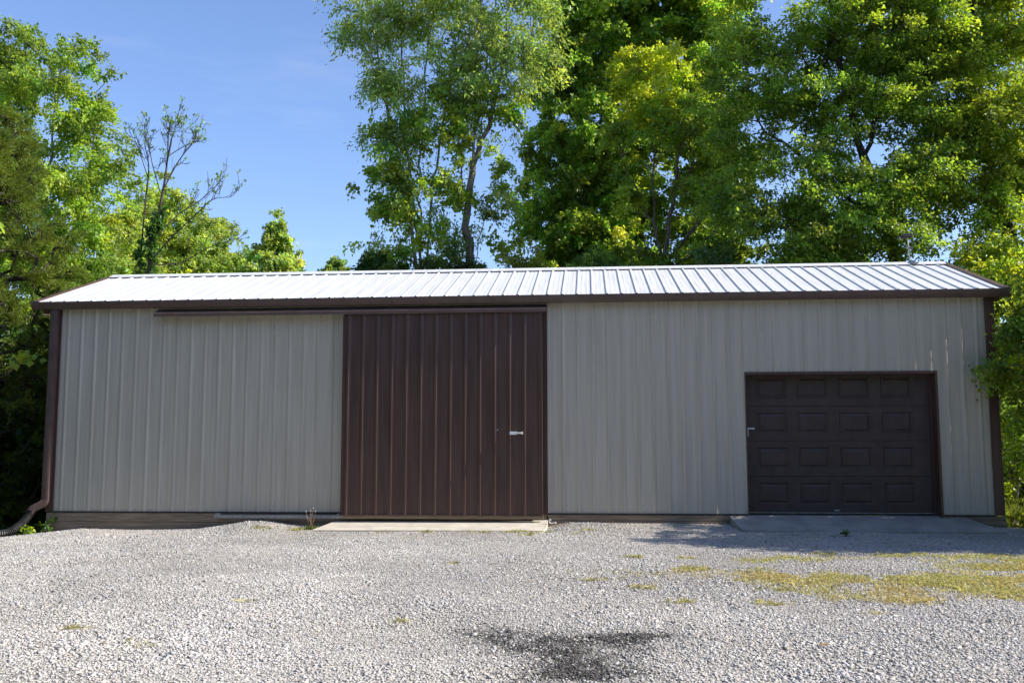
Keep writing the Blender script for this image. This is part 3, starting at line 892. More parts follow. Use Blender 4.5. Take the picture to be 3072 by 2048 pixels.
# --- left: red cedar beside the barn
def cedar():
    rng = np.random.default_rng(5)
    root = empty('cedar_tree', (-10.95, 1.6, G0), 'tall olive green cedar crowding the left corner of the barn', 'tree')
    n = 620
    z = rng.uniform(0, 1, n) ** 1.1 * 7.3 + G0 + .1
    rr = np.interp(z, [-.4, .6, 2, 3.4, 4.8, 6.2, 7.3], [1.0, 1.5, 1.75, 1.55, 1.15, .75, .15])
    a = rng.uniform(0, 2 * np.pi, n)
    rad = rr * np.clip(rng.uniform(.45, 1.05, n) + .22 * np.sin(a * 5 + z * 2.2), .25, 1.15)
    tips = np.stack([-10.95 + np.cos(a) * rad, 1.6 + np.sin(a) * rad * 1.1, z + rad * .22], 1)
    pos, par, load, ntr = skeleton([[(-10.95, 1.6, G0), (-10.9, 1.6, 3), (-10.95, 1.65, 7.2)]], tips, rng, .4, .0, .06)
    limbs_mesh('trunk', pos, par, load, .006, .17, M_bark_dark, root)
    outw = unit(np.stack([np.cos(a), np.sin(a), np.full(n, .25)], 1))
    sprays = 9; per = 26
    td = unit(outw[:, None] + rng.normal(0, .55, (n, sprays, 3)) * np.array([1, 1, .7]))
    tl = rng.uniform(.18, .46, (n, sprays))
    f_ = rng.random((n, sprays, per))
    P = tips[:, None, None] + td[:, :, None] * (tl[..., None] * f_)[..., None] + rng.normal(0, .018, (n, sprays, per, 3))
    P[..., 2] -= (f_ ** 2) * tl[..., None] * .25
    D = td[:, :, None] + rng.normal(0, .38, P.shape)
    Nn = np.array([0, 0, 1.]) + rng.normal(0, .6, P.shape)
    lum = np.exp(rng.normal(0, .22, (n, 1, 1))) * np.exp(rng.normal(0, .15, (n, sprays, per)))
    ru = rng.normal(0, .16, (n, 1, 1)) + rng.normal(0, .1, (n, sprays, per)) + .15 * f_
    colr = np.stack([.122 * lum * (1 + .45 * ru),   .172 * lum * (1 + .1 * ru), .034 * lum * (1 - .2 * ru)], -1).reshape(-1, 3)
    N_ = P.size // 3
    leaf_mesh('crown', P.reshape(-1, 3), D.reshape(-1, 3), Nn.reshape(-1, 3), rng.uniform(.05, .11, N_), rng.uniform(.009, .018, N_), np.clip(colr, .005, .5), M_needle, root, fold=.1)
cedar()
# the creeper climbing over it
tree('climbing_vine', 'yellow green broad-leaved vine climbing over the cedar at the left edge', [[(-9.75, .35, G0), (-9.9, .45, 1.5), (-10.1, .45, 3.2), (-10.4, .5, 4.9)]],
     [(-10.35, .35, 4.6, .5, .25, .45), (-10.0, .3, 3.9, .45, .25, .45), (-9.75, .25, 3.2, .32, .22, .35), (-9.5, .1, 2.55, .35, .25, .28), (-9.35, .1, 1.75, .3, .2, .2)], dens=26, seed=15, r_base=.016, r_tip=.003, cat='vine', voids=2, wig=.2,
     per=20, spread=.16, L=.10, W=.085, base=(.15, .19, .03), var=.25, hue=.2, droop=.5, tilt=.8, twigs=4)

# --- left: box elder
tree('box_elder_tree', 'tall bright green tree standing left of the barn behind the cedar', [[(-13.2, 8, G0), (-13.3, 8, 4.2), (-13.7, 8, 7), (-13.5, 8, 11)], [(-13.25, 8, 3.2), (-12.6, 7.9, 6), (-12.5, 8, 10)], [(-13.3, 8, 3.6), (-14.4, 8, 6.5), (-14.7, 8, 10)]],
     [(-13.35, 8, 10.6, 1.0, 1.2, 1.1), (-12.55, 8, 9.7, .9, 1.1, 1.2), (-14.5, 8, 9.9, .9, 1.2, 1.1), (-13.5, 8, 9.1, 1.1, 1.2, .9), (-12.3, 7.9, 8.3, .75, 1, .7), (-12.6, 7.5, 7.3, 1.35, 1.4, 1.0), (-14.2, 7.5, 7.6, 1.3, 1.5, 1.0), (-14.0, 7.3, 5.9, 1.5, 1.6, 1.2), (-12.7, 7.3, 5.5, 1.1, 1.3, 1.1), (-13.4, 7, 3.8, 1.6, 1.5, 1.2), (-12.2, 7.3, 4.2, .7, 1, .8), (-15.5, 7.5, 6, 1.2, 1.3, 2)],
     dens=3.6, swell=1.08, seed=21, bark=M_bark_pale, r_base=.17, voids=3.2, per=110, spread=.40, L=.105, W=.062, base=(.100, .160, .030), var=.28, hue=.14, droop=.55, tilt=.65, twigs=6, young=.25)
tree('box_elder_tree', 'slender green tree at the far left edge behind the bright green one', [[(-18.2, 13, G0), (-18.1, 13, 8), (-18.2, 13, 14)]],
     [(-18.3, 13, 13.2, .9, 1.1, 1.0), (-18.0, 13, 12.0, 1.1, 1.3, 1.1), (-18.6, 13, 10.8, 1.4, 1.5, 1.2), (-17.9, 13, 9.6, 1.2, 1.4, 1.2), (-18.6, 13, 7.5, 1.6, 1.6, 1.6)],
     dens=4, seed=22, bark=M_bark_dark, r_base=.15, per=100, spread=.42, L=.115, W=.068, base=(.085, .125, .028), var=.25, hue=.18, droop=.5, twigs=6)

# --- nearly bare budding tree with ivied stems
def bare_tree():
    rng = np.random.default_rng(31)
    root = empty('budding_tree', (-9.55, 5, G0), 'nearly bare budding tree with ivy on its two stems, left of the open sky', 'tree')
    Y = 5
    limbs = [[(-9.5, Y, G0), (-9.47, Y, 4.8), (-9.32, Y, 5.9), (-9.18, Y, 6.9), (-9.15, Y, 7.6), (-9.2, Y + .1, 7.95)],
             [(-9.75, Y + .1, G0), (-9.72, Y + .1, 4.8), (-9.66, Y + .1, 6.3), (-9.62, Y + .1, 7.1), (-9.68, Y, 7.6), (-9.62, Y, 7.9)],
             [(-9.42, Y, 5.0), (-8.9, Y - .2, 5.45), (-8.35, Y - .3, 5.9), (-7.95, Y - .4, 6.2), (-7.55, Y - .4, 6.25)],
             [(-9.36, Y, 5.5), (-8.95, Y + .2, 6.05), (-8.55, Y + .3, 6.35), (-8.1, Y + .3, 6.75)],
             [(-9.2, Y, 6.6), (-8.95, Y, 7.1), (-8.75, Y, 7.4), (-8.6, Y, 7.6)],
             [(-9.15, Y, 7.3), (-8.85, Y + .2, 7.6), (-8.55, Y + .2, 7.7)],
             [(-9.25, Y, 6.4), (-9.4, Y - .2, 7.1), (-9.45, Y - .3, 7.6)],
             [(-9.64, Y + .1, 6.9), (-9.9, Y + .2, 7.5), (-9.98, Y + .2, 7.7)],
             [(-9.42, Y, 4.9), (-8.9, Y + .3, 5.0), (-8.3, Y + .4, 5.35), (-7.75, Y + .5, 5.55)],
             [(-9.2, Y, 6.9), (-8.98, Y - .2, 7.6), (-9.0, Y - .2, 7.9)],
             [(-9.16, Y, 7.2), (-9.05, Y, 7.8), (-8.85, Y, 7.85)]]
    lines = [smooth_path(l_, 8) for l_ in limbs]
    shoots, tw = [], []
    def shoot(p0, d0, ln, depth):
        d = np.array(d0) + rng.normal(0, .55, 3); d[2] += .35; d /= np.linalg.norm(d)
        pts = [np.array(p0)]
        for k in range(4):
            pts.append(pts[-1] + d * ln / 4)
            d = d + np.array([0, 0, .16]) + rng.normal(0, .09, 3); d /= np.linalg.norm(d)
            if depth and k in (1, 2): shoot(pts[-1], d, ln * rng.uniform(.4, .65), 0)
        shoots.append(pts); tw.append(pts[-1])
        if rng.random() < .5: tw.append(pts[-2])
    for q, lb in enumerate(lines):
        n0 = int(len(lb) * (.55 if q < 2 else .3))
        for i in range(n0, len(lb), 2):
            d = (lb[min(i + 1, len(lb) - 1)] - lb[max(i - 1, 0)]).normalized()
            shoot(lb[i], d, rng.uniform(.22, .55), 1)
        shoot(lb[-1], d, .3, 0)
    tw = np.array(tw)
    pos, par, load, ntr = skeleton(lines + shoots, tw, rng, .2, .3, .0)
    limbs_mesh('trunk', pos, par, load, .003, .05, M_bark_dark, root, expo=.7, rmin=.003)
    parts = [foliage(tw[rng.random(len(tw)) < .42], np.array([-9.3, 5, 5]), rng, per=9, spread=.08, L=.055, W=.03, base=(.085, .14, .03), var=.25, hue=.2, droop=.1, tilt=.9, twigs=3, up=.6)]
    iv = []
    for lb, top in ((limbs[0], 6.1), (limbs[1], 5.4)):
        for q in smooth_path(lb, 30):
            if 3.2 < q.z < top: iv += [np.array(q) + rng.normal(0, .05, 3) for _ in range(2)]
    parts.append(foliage(np.array(iv), np.array([-9.6, 5, 5]), rng, per=26, spread=.10, L=.06, W=.05, base=(.035, .075, .018), var=.2, hue=.15, droop=.5, tilt=.8, twigs=4))
    leaf_mesh('crown', *[np.concatenate(z) for z in zip(*parts)], M_leaf, root)
bare_tree()

# --- the row of pale young trees behind, falling away to the right
bg_kw = dict(dens=3.6, r_base=.13, per=95, spread=.46, L=.135, W=.085, base=(.138, .185, .050), var=.24, hue=.13, droop=.45, twigs=5, voids=2, group='pale green trees beyond the left half of the roof', bark=M_bark_pale)
tree('young_maple_tree', 'round pale green tree behind the bare budding tree', [[(-17.3, 22, G0), (-17.3, 22, 7), (-17.4, 22, 11)]], [(-17.4, 22, 10.6, 1.2, 1.4, 1.1), (-17.8, 22, 9.0, 1.8, 1.8, 1.5), (-16.9, 21.5, 7.6, 1.7, 1.7, 1.5), (-18.0, 22, 6.3, 1.8, 1.8, 1.4)], seed=41, **bg_kw)
tree('young_maple_tree', 'pale green tree second in the row, right of the bare budding tree', [[(-15.4, 23, G0), (-15.4, 23, 6), (-15.6, 23, 9.8)]], [(-15.7, 23, 9.7, 1.0, 1.2, 1.0), (-15.5, 22.6, 8.4, 1.5, 1.6, 1.2), (-15.2, 22.4, 7.0, 1.7, 1.7, 1.3)], seed=42, **bg_kw)
tree('young_maple_tree', 'low pale green tree last in the row, beside the pointed one', [[(-13.6, 24, G0), (-13.6, 24, 5), (-13.7, 24, 8.2)]], [(-13.9, 24, 8.1, .9, 1.1, .8), (-13.4, 24, 7.2, 1.2, 1.3, .9), (-13.8, 23.5, 6.4, 1.6, 1.5, 1.0)], seed=43, **bg_kw)
tree('young_maple_tree', 'yellowish pale green tree between the tall left tree and the bare stems', [[(-18.0, 18, G0), (-18.0, 18, 5), (-17.6, 18, 9)]], [(-17.2, 18, 8.6, 1.1, 1.2, 1.0), (-16.5, 17.6, 7.2, 1.4, 1.4, 1.1), (-17.6, 17.5, 6.0, 1.7, 1.5, 1.4), (-15.2, 17.8, 6.0, 1.2, 1.2, .9)], seed=44, **bg_kw)
def cone_blobs(x, y, zt, zb, rb, n=6):
    return [(x + .03 * rb * math.sin(i * 2.1), y, zt + (zb - zt) * (i + .45) / n, max(.14, rb * ((i + .45) / n) ** .95), max(.14, rb * ((i + .45) / n) ** .95), 1.25 * (zt - zb) / n) for i in range(n)]
tree('tulip_sapling', 'pointed pale green young tree standing alone above the roof left of the tall trees', [[(-11.5, 19, G0), (-11.5, 19, 9.4)]], cone_blobs(-11.4, 19, 9.55, 4.2, 2.7, 12), dens=42, swell=1.0, seed=45, r_base=.09, shell=.45, bark=M_bark_pale, voids=1, per=50, spread=.24, L=.115, W=.085, base=(.160, .210, .070), var=.26, hue=.16, droop=.5, tilt=.7, twigs=4)
tree('tulip_sapling', 'small rounded treetop just showing over the roof beside the dark one', [[(-10.55, 24, G0), (-10.55, 24, 8.8)]], cone_blobs(-10.55, 24, 9.0, 5.5, 1.9, 8), dens=55, swell=1.0, seed=46, r_base=.08, shell=.4, voids=1, per=60, spread=.30, L=.13, W=.09, base=(.105, .15, .05), var=.22, hue=.14, droop=.45, twigs=4)
tree('maple_sapling', 'small dark green treetop over the roof at the foot of the tall willow', [[(-5.55, 10, G0), (-5.55, 10, 5.9)]], [(-5.5, 10, 5.75, .45, .6, .4), (-5.9, 10, 5.45, .35, .5, .32), (-5.2, 10, 5.2, .6, .6, .5)], dens=26, seed=47, r_base=.06, voids=1, per=60, spread=.22, L=.12, W=.08, base=(.032, .068, .022), var=.2, hue=.12, droop=.5, twigs=4)

# --- tall willows: narrow drooping leaves above, broad vine leaves below
will = dict(per=52, spread=.46, L=.13, W=.046, base=(.112, .158, .050), var=.26, hue=.14, droop=.8, tilt=.9, twigs=6, flat=.7)
vine = dict(per=50, spread=.32, L=.10, W=.080, base=(.115, .165, .026), var=.25, hue=.2, droop=.6, tilt=.8, twigs=5)
dkv = dict(per=110, spread=.36, L=.085, W=.055, base=(.050, .078, .020), var=.26, hue=.12, droop=.6, tilt=.8, twigs=6)
tree('willow_tree', 'tall many-stemmed willow with sparse crown, left of the two behind the sliding door',
     [[(-4.3, 10, G0), (-4.4, 10, 5.5), (-4.45, 10, 8), (-4.35, 10, 10.5), (-4.1, 10, 14.5)], [(-4.4, 10, 5.2), (-4.75, 9.8, 7.5), (-5.2, 9.7, 9.5), (-5.9, 10, 12.8)], [(-4.3, 10, 4.8), (-4.15, 10.2, 8), (-3.7, 10.2, 10.8), (-3.2, 10.2, 14)], [(-4.45, 10, 6), (-4.9, 10.2, 9), (-5.0, 10.2, 12), (-5.2, 10.2, 14)]],
     [(-5.9, 10, 13.4, 1.2, 1.2, 1.0), (-6.2, 10, 12.2, .8, .9, .6), (-5.1, 10, 12.2, 1.2, 1.4, 1.2), (-4.0, 10, 13.0, 1.3, 1.6, 1.4), (-3.4, 10, 11.6, .9, 1.2, 1.0), (-4.6, 10, 10.7, 1.1, 1.3, .8), (-5.5, 10, 10.7, .6, .9, .7), (-3.5, 10, 10.2, .7, .8, .8), (-5.2, 9.8, 9.3, .8, .8, .6), (-4.4, 10, 9.4, .8, .9, .8), (-3.7, 10, 8.4, .6, .8, .8), (-4.9, 9.9, 8.0, .8, .8, .9), (-4.4, 9.9, 6.8, .9, .8, .9), (-5.2, 9.9, 6.5, .6, .7, .8)],
     dens=5.6, seed=51, r_base=.10, r_tip=.005, bark=M_bark_pale, voids=3, rise=.6, wig=.10, expo=.8,
     extra=[([(-5.0, 9.6, 8.4, .85, .8, .8), (-5.3, 9.6, 7.3, .8, .7, .8), (-4.4, 9.6, 7.5, .8, .8, .9), (-4.8, 9.5, 6.4, .8, .8, .7), (-3.7, 9.7, 9.0, .6, .7, .7), (-4.0, 9.6, 6.3, .7, .7, .8), (-3.6, 9.7, 7.4, .5, .5, .7), (-5.5, 9.6, 9.2, .5, .5, .5), (-4.5, 9.6, 9.3, .6, .6, .6), (-5.6, 9.6, 6.3, .5, .5, .7), (-3.9, 9.6, 10.3, .4, .5, .5), (-5.1, 9.6, 10.2, .5, .5, .5)], 15, vine), ([(-4.3, 9.7, 5.3, 1.0, .8, .55), (-3.6, 9.7, 5.5, .6, .7, .6)], 16, dkv)], **will)
tree('willow_tree', 'tall forked willow with a dark bare trunk, right of the two behind the sliding door',
     [[(-3.05, 9.6, G0), (-3.1, 9.6, 5), (-3.12, 9.6, 7), (-2.98, 9.6, 8.4), (-2.95, 9.6, 10.5), (-2.7, 9.6, 14.5)], [(-2.98, 9.6, 8.3), (-2.6, 9.6, 9.3), (-2.25, 9.6, 10.8), (-1.9, 9.7, 13.5)], [(-3.1, 9.6, 6.8), (-3.3, 9.7, 8.2), (-3.2, 9.8, 10), (-3.15, 9.8, 13)], [(-2.98, 9.6, 8.6), (-2.75, 9.5, 10), (-2.45, 9.5, 12.5)], [(-3.08, 9.6, 5.2), (-2.6, 9.5, 7), (-2.3, 9.5, 8.6)]],
     [(-2.6, 9.6, 13.2, 1.2, 1.4, 1.3), (-1.5, 9.6, 12.7, 1.0, 1.3, 1.3), (-2.2, 9.6, 11.5, 1.1, 1.3, .9), (-1.3, 9.6, 11.2, .7, 1.0, .7), (-2.0, 9.6, 10.2, .8, .9, .6), (-2.9, 9.6, 10.3, .8, .9, .8), (-1.7, 9.6, 9.7, .6, .6, .5), (-2.8, 9.6, 9.2, .8, .8, .6), (-2.4, 9.6, 7.4, .5, .6, .6), (-3.2, 9.6, 6.4, .6, .7, .7)],
     dens=5.6, seed=52, r_base=.105, r_tip=.005, bark=M_bark, voids=2.5, rise=.6, wig=.10, expo=.8,
     extra=[([(-2.7, 9.5, 9.3, .6, .6, .5), (-2.3, 9.5, 8.8, .6, .6, .35), (-3.2, 9.5, 8.6, .4, .5, .35), (-2.3, 9.6, 8.2, .4, .4, .5), (-2.35, 9.6, 7.2, .45, .4, .5), (-2.0, 9.6, 9.7, .5, .5, .5), (-3.3, 9.5, 7.4, .35, .4, .6), (-2.8, 9.5, 10.2, .4, .5, .4), (-2.1, 9.6, 6.2, .5, .5, .5)], 16, vine), ([(-3.0, 9.5, 5.4, .75, .7, .6), (-2.6, 9.6, 6.5, .5, .5, .7), (-2.2, 9.6, 5.3, .6, .6, .5)], 17, dkv)], **will)

# --- tulip poplar, maple with its sunlit top painted yellow, big maple
tree('tulip_poplar_tree', 'tall dark green tree in the middle, right of the willows', [[(1.66, 13.60, G0), (1.66, 13.60, 6.52), (1.49, 13.60, 10.94), (1.33, 13.60, 17.01)], [(1.66, 13.60, 5.41), (0.33, 13.40, 8.73), (-0.22, 13.40, 12.04)]],
     [(0.33, 13.60, 14.91, 1.66, 1.88, 1.88), (2.10, 13.60, 15.13, 1.77, 1.99, 1.99), (3.54, 13.60, 14.47, 1.22, 1.77, 1.88), (-0.22, 13.60, 12.37, 1.33, 1.77, 1.33), (1.33, 13.60, 12.70, 1.33, 1.66, 1.22), (-0.33, 13.60, 10.27, 1.44, 1.77, 1.33), (0.77, 13.20, 9.39, 1.22, 1.55, 1.33), (-0.77, 13.40, 8.06, 1.55, 1.55, 1.10), (0.33, 13.20, 6.96, 1.55, 1.55, 1.10), (-0.99, 13.20, 6.18, 0.99, 1.22, 0.77), (3.65, 13.60, 12.26, 0.99, 1.44, 1.22), (1.77, 13.60, 10.49, 1.33, 1.44, 0.99), (2.87, 13.60, 10.71, 1.22, 1.44, 1.10), (3.76, 13.80, 9.39, 1.10, 1.33, 0.99), (1.55, 13.80, 8.28, 1.10, 1.22, 0.88), (3.20, 14.10, 7.40, 1.33, 1.22, 0.88), (1.44, 13.50, 6.07, 1.33, 1.22, 0.66), (0.22, 13.40, 13.59, 1.10, 1.44, 1.10)],
     dens=4.7, seed=61, r_base=.14, voids=2.6, per=105, spread=.40, L=.115, W=.085, base=(.108, .162, .028), var=.34, hue=.16, droop=.6, tilt=.7, twigs=6)
tree('maple_tree', 'sugar maple with its sunlit top painted bright yellow green in the middle of the wood', [[(1.88, 10.10, G0), (1.88, 10.10, 6.01), (1.72, 10.10, 7.79), (1.99, 10.10, 10.71)], [(1.90, 10.10, 5.18), (2.25, 10.10, 7.27), (2.61, 10.10, 9.67)], [(1.88, 10.10, 5.39), (3.13, 9.90, 7.06), (3.66, 9.90, 7.68)], [(1.83, 10.10, 6.64), (1.04, 10.00, 8.10), (0.84, 10.00, 8.94)]],
     [(2.40, 10.10, 9.25, 1.15, 1.25, 0.84), (1.15, 10.10, 8.94, 0.73, 0.94, 0.73), (3.34, 10.10, 8.62, 0.78, 1.15, 0.84), (3.03, 9.80, 7.37, 0.94, 1.15, 0.73), (1.25, 9.80, 7.27, 0.73, 0.94, 0.63), (2.09, 9.70, 5.70, 1.46, 1.15, 0.63), (3.45, 9.80, 6.12, 0.73, 0.94, 0.63)],
     dens=6.0, seed=62, r_base=.13, voids=3.5, bark=M_bark, rise=.7, per=100, spread=.36, L=.10, W=.07, base=(.096, .140, .022), var=.24, hue=.18, droop=.5, tilt=.6, twigs=6,
     extra=[([(1.57, 10.10, 10.77, 0.84, 0.94, 0.57), (2.51, 10.10, 10.82, 0.89, 1.04, 0.68), (2.09, 10.10, 10.19, 1.15, 1.15, 0.52)], 10, dict(base=(.165, .205, .024), hue=.10))])  # sunlight on the treetop put into lighter, yellower leaf colour
mp_ = dict(per=110, spread=.46, flat=.28, L=.085, W=.058, base=(.098, .148, .024), var=.28, hue=.13, droop=.35, tilt=.5, twigs=6)
tree('big_maple_tree', 'broad dark maple with layered branches behind the garage end of the barn', [[(7.1, 7.5, G0), (7.1, 7.5, 5.2), (6.5, 7.5, 7.3), (6.0, 7.5, 9.5), (5.6, 7.5, 13)], [(6.9, 7.5, 5.9), (5.6, 7.3, 7.0), (4.2, 7.2, 8.2)], [(6.9, 7.5, 5.6), (5.2, 7, 5.9), (4.2, 6.9, 6.2)], [(6.4, 7.5, 7.6), (7.2, 7.6, 9.5), (7.6, 7.6, 12)]],
     [(5.0, 7.5, 12.3, 1.6, 1.8, .9), (4.4, 7.5, 10.7, 1.2, 1.5, .7), (6.6, 7.5, 12.2, 1.6, 1.9, 1.0), (5.8, 7.5, 10.6, 1.3, 1.6, .7), (7.2, 7.5, 10.4, 1.3, 1.7, .8), (3.9, 7.3, 9.1, 1.1, 1.3, .6), (5.2, 7.3, 8.9, 1.1, 1.4, .55), (6.8, 7.3, 8.7, 1.2, 1.5, .6), (4.0, 7.2, 7.6, 1.1, 1.3, .55), (5.4, 7.1, 7.3, 1.1, 1.3, .5), (4.1, 6.9, 6.2, 1.3, 1.3, .5), (5.6, 6.9, 5.9, 1.4, 1.4, .6), (7.2, 7.0, 7.0, 1.2, 1.4, .6), (3.3, 7.2, 6.9, .6, .9, .5), (6.9, 6.8, 5.6, 1.0, 1.1, .5), (4.6, 6.8, 5.2, 1.2, 1.1, .5), (5.6, 7.2, 9.7, 1.2, 1.4, .5), (5.9, 7.2, 8.0, .9, 1.3, .5), (3.6, 7.2, 10.1, .7, 1.1, .5), (3.3, 7.2, 8.2, .6, 1.0, .5), (4.8, 7.2, 6.6, 1.1, 1.3, .4), (6.3, 7.0, 6.5, .9, 1.2, .45)],
     dens=6.4, seed=63, r_base=.16, voids=3, bark=M_bark_dark, rise=.25, wig=.13, **mp_)
tree('big_maple_tree', 'sunlit yellow green maple at the right edge leaning over the barn end', [[(10.2, 8, G0), (10.0, 8, 5), (9.4, 8, 8), (9.2, 8, 13)], [(9.9, 8, 5.5), (8.6, 7.8, 7.4), (8.0, 7.6, 8.8)], [(9.6, 8, 7), (10.6, 8, 9), (10.8, 8, 12)]],
     [(8.8, 7.9, 12.2, 1.5, 1.8, 1.1), (10.3, 8, 12.0, 1.4, 1.8, 1.2), (8.6, 7.8, 10.3, 1.3, 1.6, .8), (10.2, 8, 9.9, 1.4, 1.7, .9), (8.5, 7.6, 8.4, 1.2, 1.5, .7), (9.9, 7.8, 8.0, 1.3, 1.6, .8), (8.6, 7.4, 6.6, 1.2, 1.4, .6), (10.0, 7.6, 6.2, 1.3, 1.5, .8), (9.0, 7.3, 5.3, 1.1, 1.2, .5), (7.7, 7.6, 11.3, 1.0, 1.5, .8), (7.9, 7.6, 9.4, .9, 1.4, .6), (9.3, 7.8, 9.1, 1.2, 1.5, .5), (9.5, 7.6, 7.2, 1.2, 1.4, .5), (7.8, 7.4, 7.4, .8, 1.2, .5)],
     dens=6.0, seed=64, r_base=.13, voids=3, bark=M_bark_dark, rise=.25, wig=.13, **{**mp_, 'base': (.115, .155, .022), 'L': .095})

# --- understory just behind the roof
us = dict(cat='shrub', r_base=.05, r_tip=.004, voids=1.5, per=90, spread=.34, droop=.5, tilt=.75, twigs=5, group='undergrowth behind the roof')
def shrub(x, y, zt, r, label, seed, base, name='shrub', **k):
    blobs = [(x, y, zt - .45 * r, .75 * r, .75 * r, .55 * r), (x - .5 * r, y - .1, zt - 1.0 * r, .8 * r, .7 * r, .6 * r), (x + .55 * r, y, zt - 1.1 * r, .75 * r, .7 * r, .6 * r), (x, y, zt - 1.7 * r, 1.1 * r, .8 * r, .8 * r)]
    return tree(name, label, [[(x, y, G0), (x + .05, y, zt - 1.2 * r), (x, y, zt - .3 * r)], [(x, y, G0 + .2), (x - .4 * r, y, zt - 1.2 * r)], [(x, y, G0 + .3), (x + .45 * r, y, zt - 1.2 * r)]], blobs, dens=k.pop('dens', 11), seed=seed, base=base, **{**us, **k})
shrub(-1.7, 9.0, 5.9, .8, 'thin yellowish shrub in the gap between the willows and the dark tall tree', 71, (.095, .12, .025), L=.085, W=.05, dens=9)
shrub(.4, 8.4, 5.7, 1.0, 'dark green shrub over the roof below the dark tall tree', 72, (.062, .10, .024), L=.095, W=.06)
shrub(3.1, 7.6, 5.4, 1.0, 'grey green shrub over the roof below the maple with the painted sunlit top', 73, (.066, .10, .036), L=.095, W=.07)
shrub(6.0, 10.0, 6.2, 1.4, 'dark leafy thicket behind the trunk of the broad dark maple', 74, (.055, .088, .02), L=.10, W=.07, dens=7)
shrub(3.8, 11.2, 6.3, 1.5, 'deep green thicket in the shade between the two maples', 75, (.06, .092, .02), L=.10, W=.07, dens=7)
shrub(8.3, 4.9, 4.75, 1.05, 'bright yellow green shrub rising behind the right end of the roof', 76, (.12, .16, .020), L=.085, W=.06, dens=13)
shrub(9.2, 6.2, 3.4, 1.4, 'sunlit green bush beyond the right end wall', 77, (.10, .15, .022), L=.10, W=.07, dens=8)
shrub(8.3, 3.4, 2.2, .95, 'leafy green bush close to the right end wall', 78, (.09, .14, .02), L=.085, W=.06, dens=13)
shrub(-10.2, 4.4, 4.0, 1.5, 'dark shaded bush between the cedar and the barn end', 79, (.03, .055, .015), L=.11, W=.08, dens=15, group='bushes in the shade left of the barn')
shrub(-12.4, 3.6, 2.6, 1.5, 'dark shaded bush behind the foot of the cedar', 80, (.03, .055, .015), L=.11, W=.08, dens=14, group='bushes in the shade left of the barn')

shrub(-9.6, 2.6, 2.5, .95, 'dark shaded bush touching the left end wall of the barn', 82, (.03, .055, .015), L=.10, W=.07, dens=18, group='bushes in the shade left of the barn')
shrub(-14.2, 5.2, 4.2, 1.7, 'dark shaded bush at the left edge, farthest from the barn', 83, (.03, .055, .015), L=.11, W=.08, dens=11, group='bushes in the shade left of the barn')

# --- small tree right of the barn, just outside the picture: its branch hangs before the corner
tree('small_tree', 'small leafy tree right of the barn, its branches hanging over the corner', [[(8.0, -1.0, G0), (7.95, -1.0, 1.2), (7.8, -1.0, 3.6)], [(7.95, -1.0, 1.0), (7.0, -.8, 2.0), (6.35, -.6, 2.2), (5.9, -.52, 2.12)], [(7.95, -1, 1.3), (8.7, -1.2, 3)], [(7.9, -1, 1.5), (7.4, -1.8, 3)]],
     [(7.9, -1.3, 3.75, 1.1, 1.2, .6), (7.2, -1.3, 3.1, .95, 1.4, .8), (8.8, -1.3, 2.9, 1.1, 1.4, .9), (7.7, -2.0, 2.6, 1.2, .9, 1.0), (7.5, -.7, 1.9, 1.0, .9, .8), (8.7, -.9, 1.6, 1.0, 1.1, .8), (7.6, -2.1, 1.4, 1.0, .8, .8), (8.8, -2.0, .8, 1.0, .9, .8), (6.75, -.6, 2.4, .55, .5, .6), (6.10, -.55, 2.15, .36, .3, .28), (5.85, -.5, 2.08, .2, .22, .14), (6.2, -.6, 2.75, .34, .35, .4), (6.3, -.5, 1.7, .25, .3, .3), (6.6, -.5, 1.75, .45, .4, .35)],
     dens=15, seed=81, r_base=.07, r_tip=.004, voids=1.5, bark=M_bark, per=90, spread=.30, flat=.6, L=.075, W=.05, base=(.098, .138, .022), var=.28, hue=.22, droop=.4, tilt=.7, twigs=6)

# unseen wood added round the yard to shut out low sky; also fills the back horizon
def unseen_wood():
    rng = np.random.default_rng(99)
    pts = []
    for (x0, y0), (x1, y1), h, n in (((30, 14), (30, -30), 11.5, 900), ((30, -31), (-30, -31), 17, 1500), ((-24, -30), (-24, -2), 15, 900), ((-48, 38), (52, 38), 8, 1300), ((31, 14), (40, 38), 9, 500)):
        f_ = rng.random(n); hz = rng.random(n) ** .8
        prof = h * (.72 + .28 * np.sin(f_ * 23) * np.sin(f_ * 9 + 1))
        pts.append(np.stack([x0 + (x1 - x0) * f_ + rng.normal(0, 1.2, n), y0 + (y1 - y0) * f_ + rng.normal(0, 1.2, n), -.3 + hz * prof], 1))
    cl = np.concatenate(pts)
    A = foliage(cl, np.array([0, -10, 0.]), rng, per=26, spread=1.1, L=.62, W=.46, base=(.045, .085, .018), twigs=6)
    o = leaf_mesh('wood', *A, M_leaf, None)
    tag(o, 'dense green wood round the yard, added out of view to block low sky', 'wood', kind='stuff')
unseen_wood()

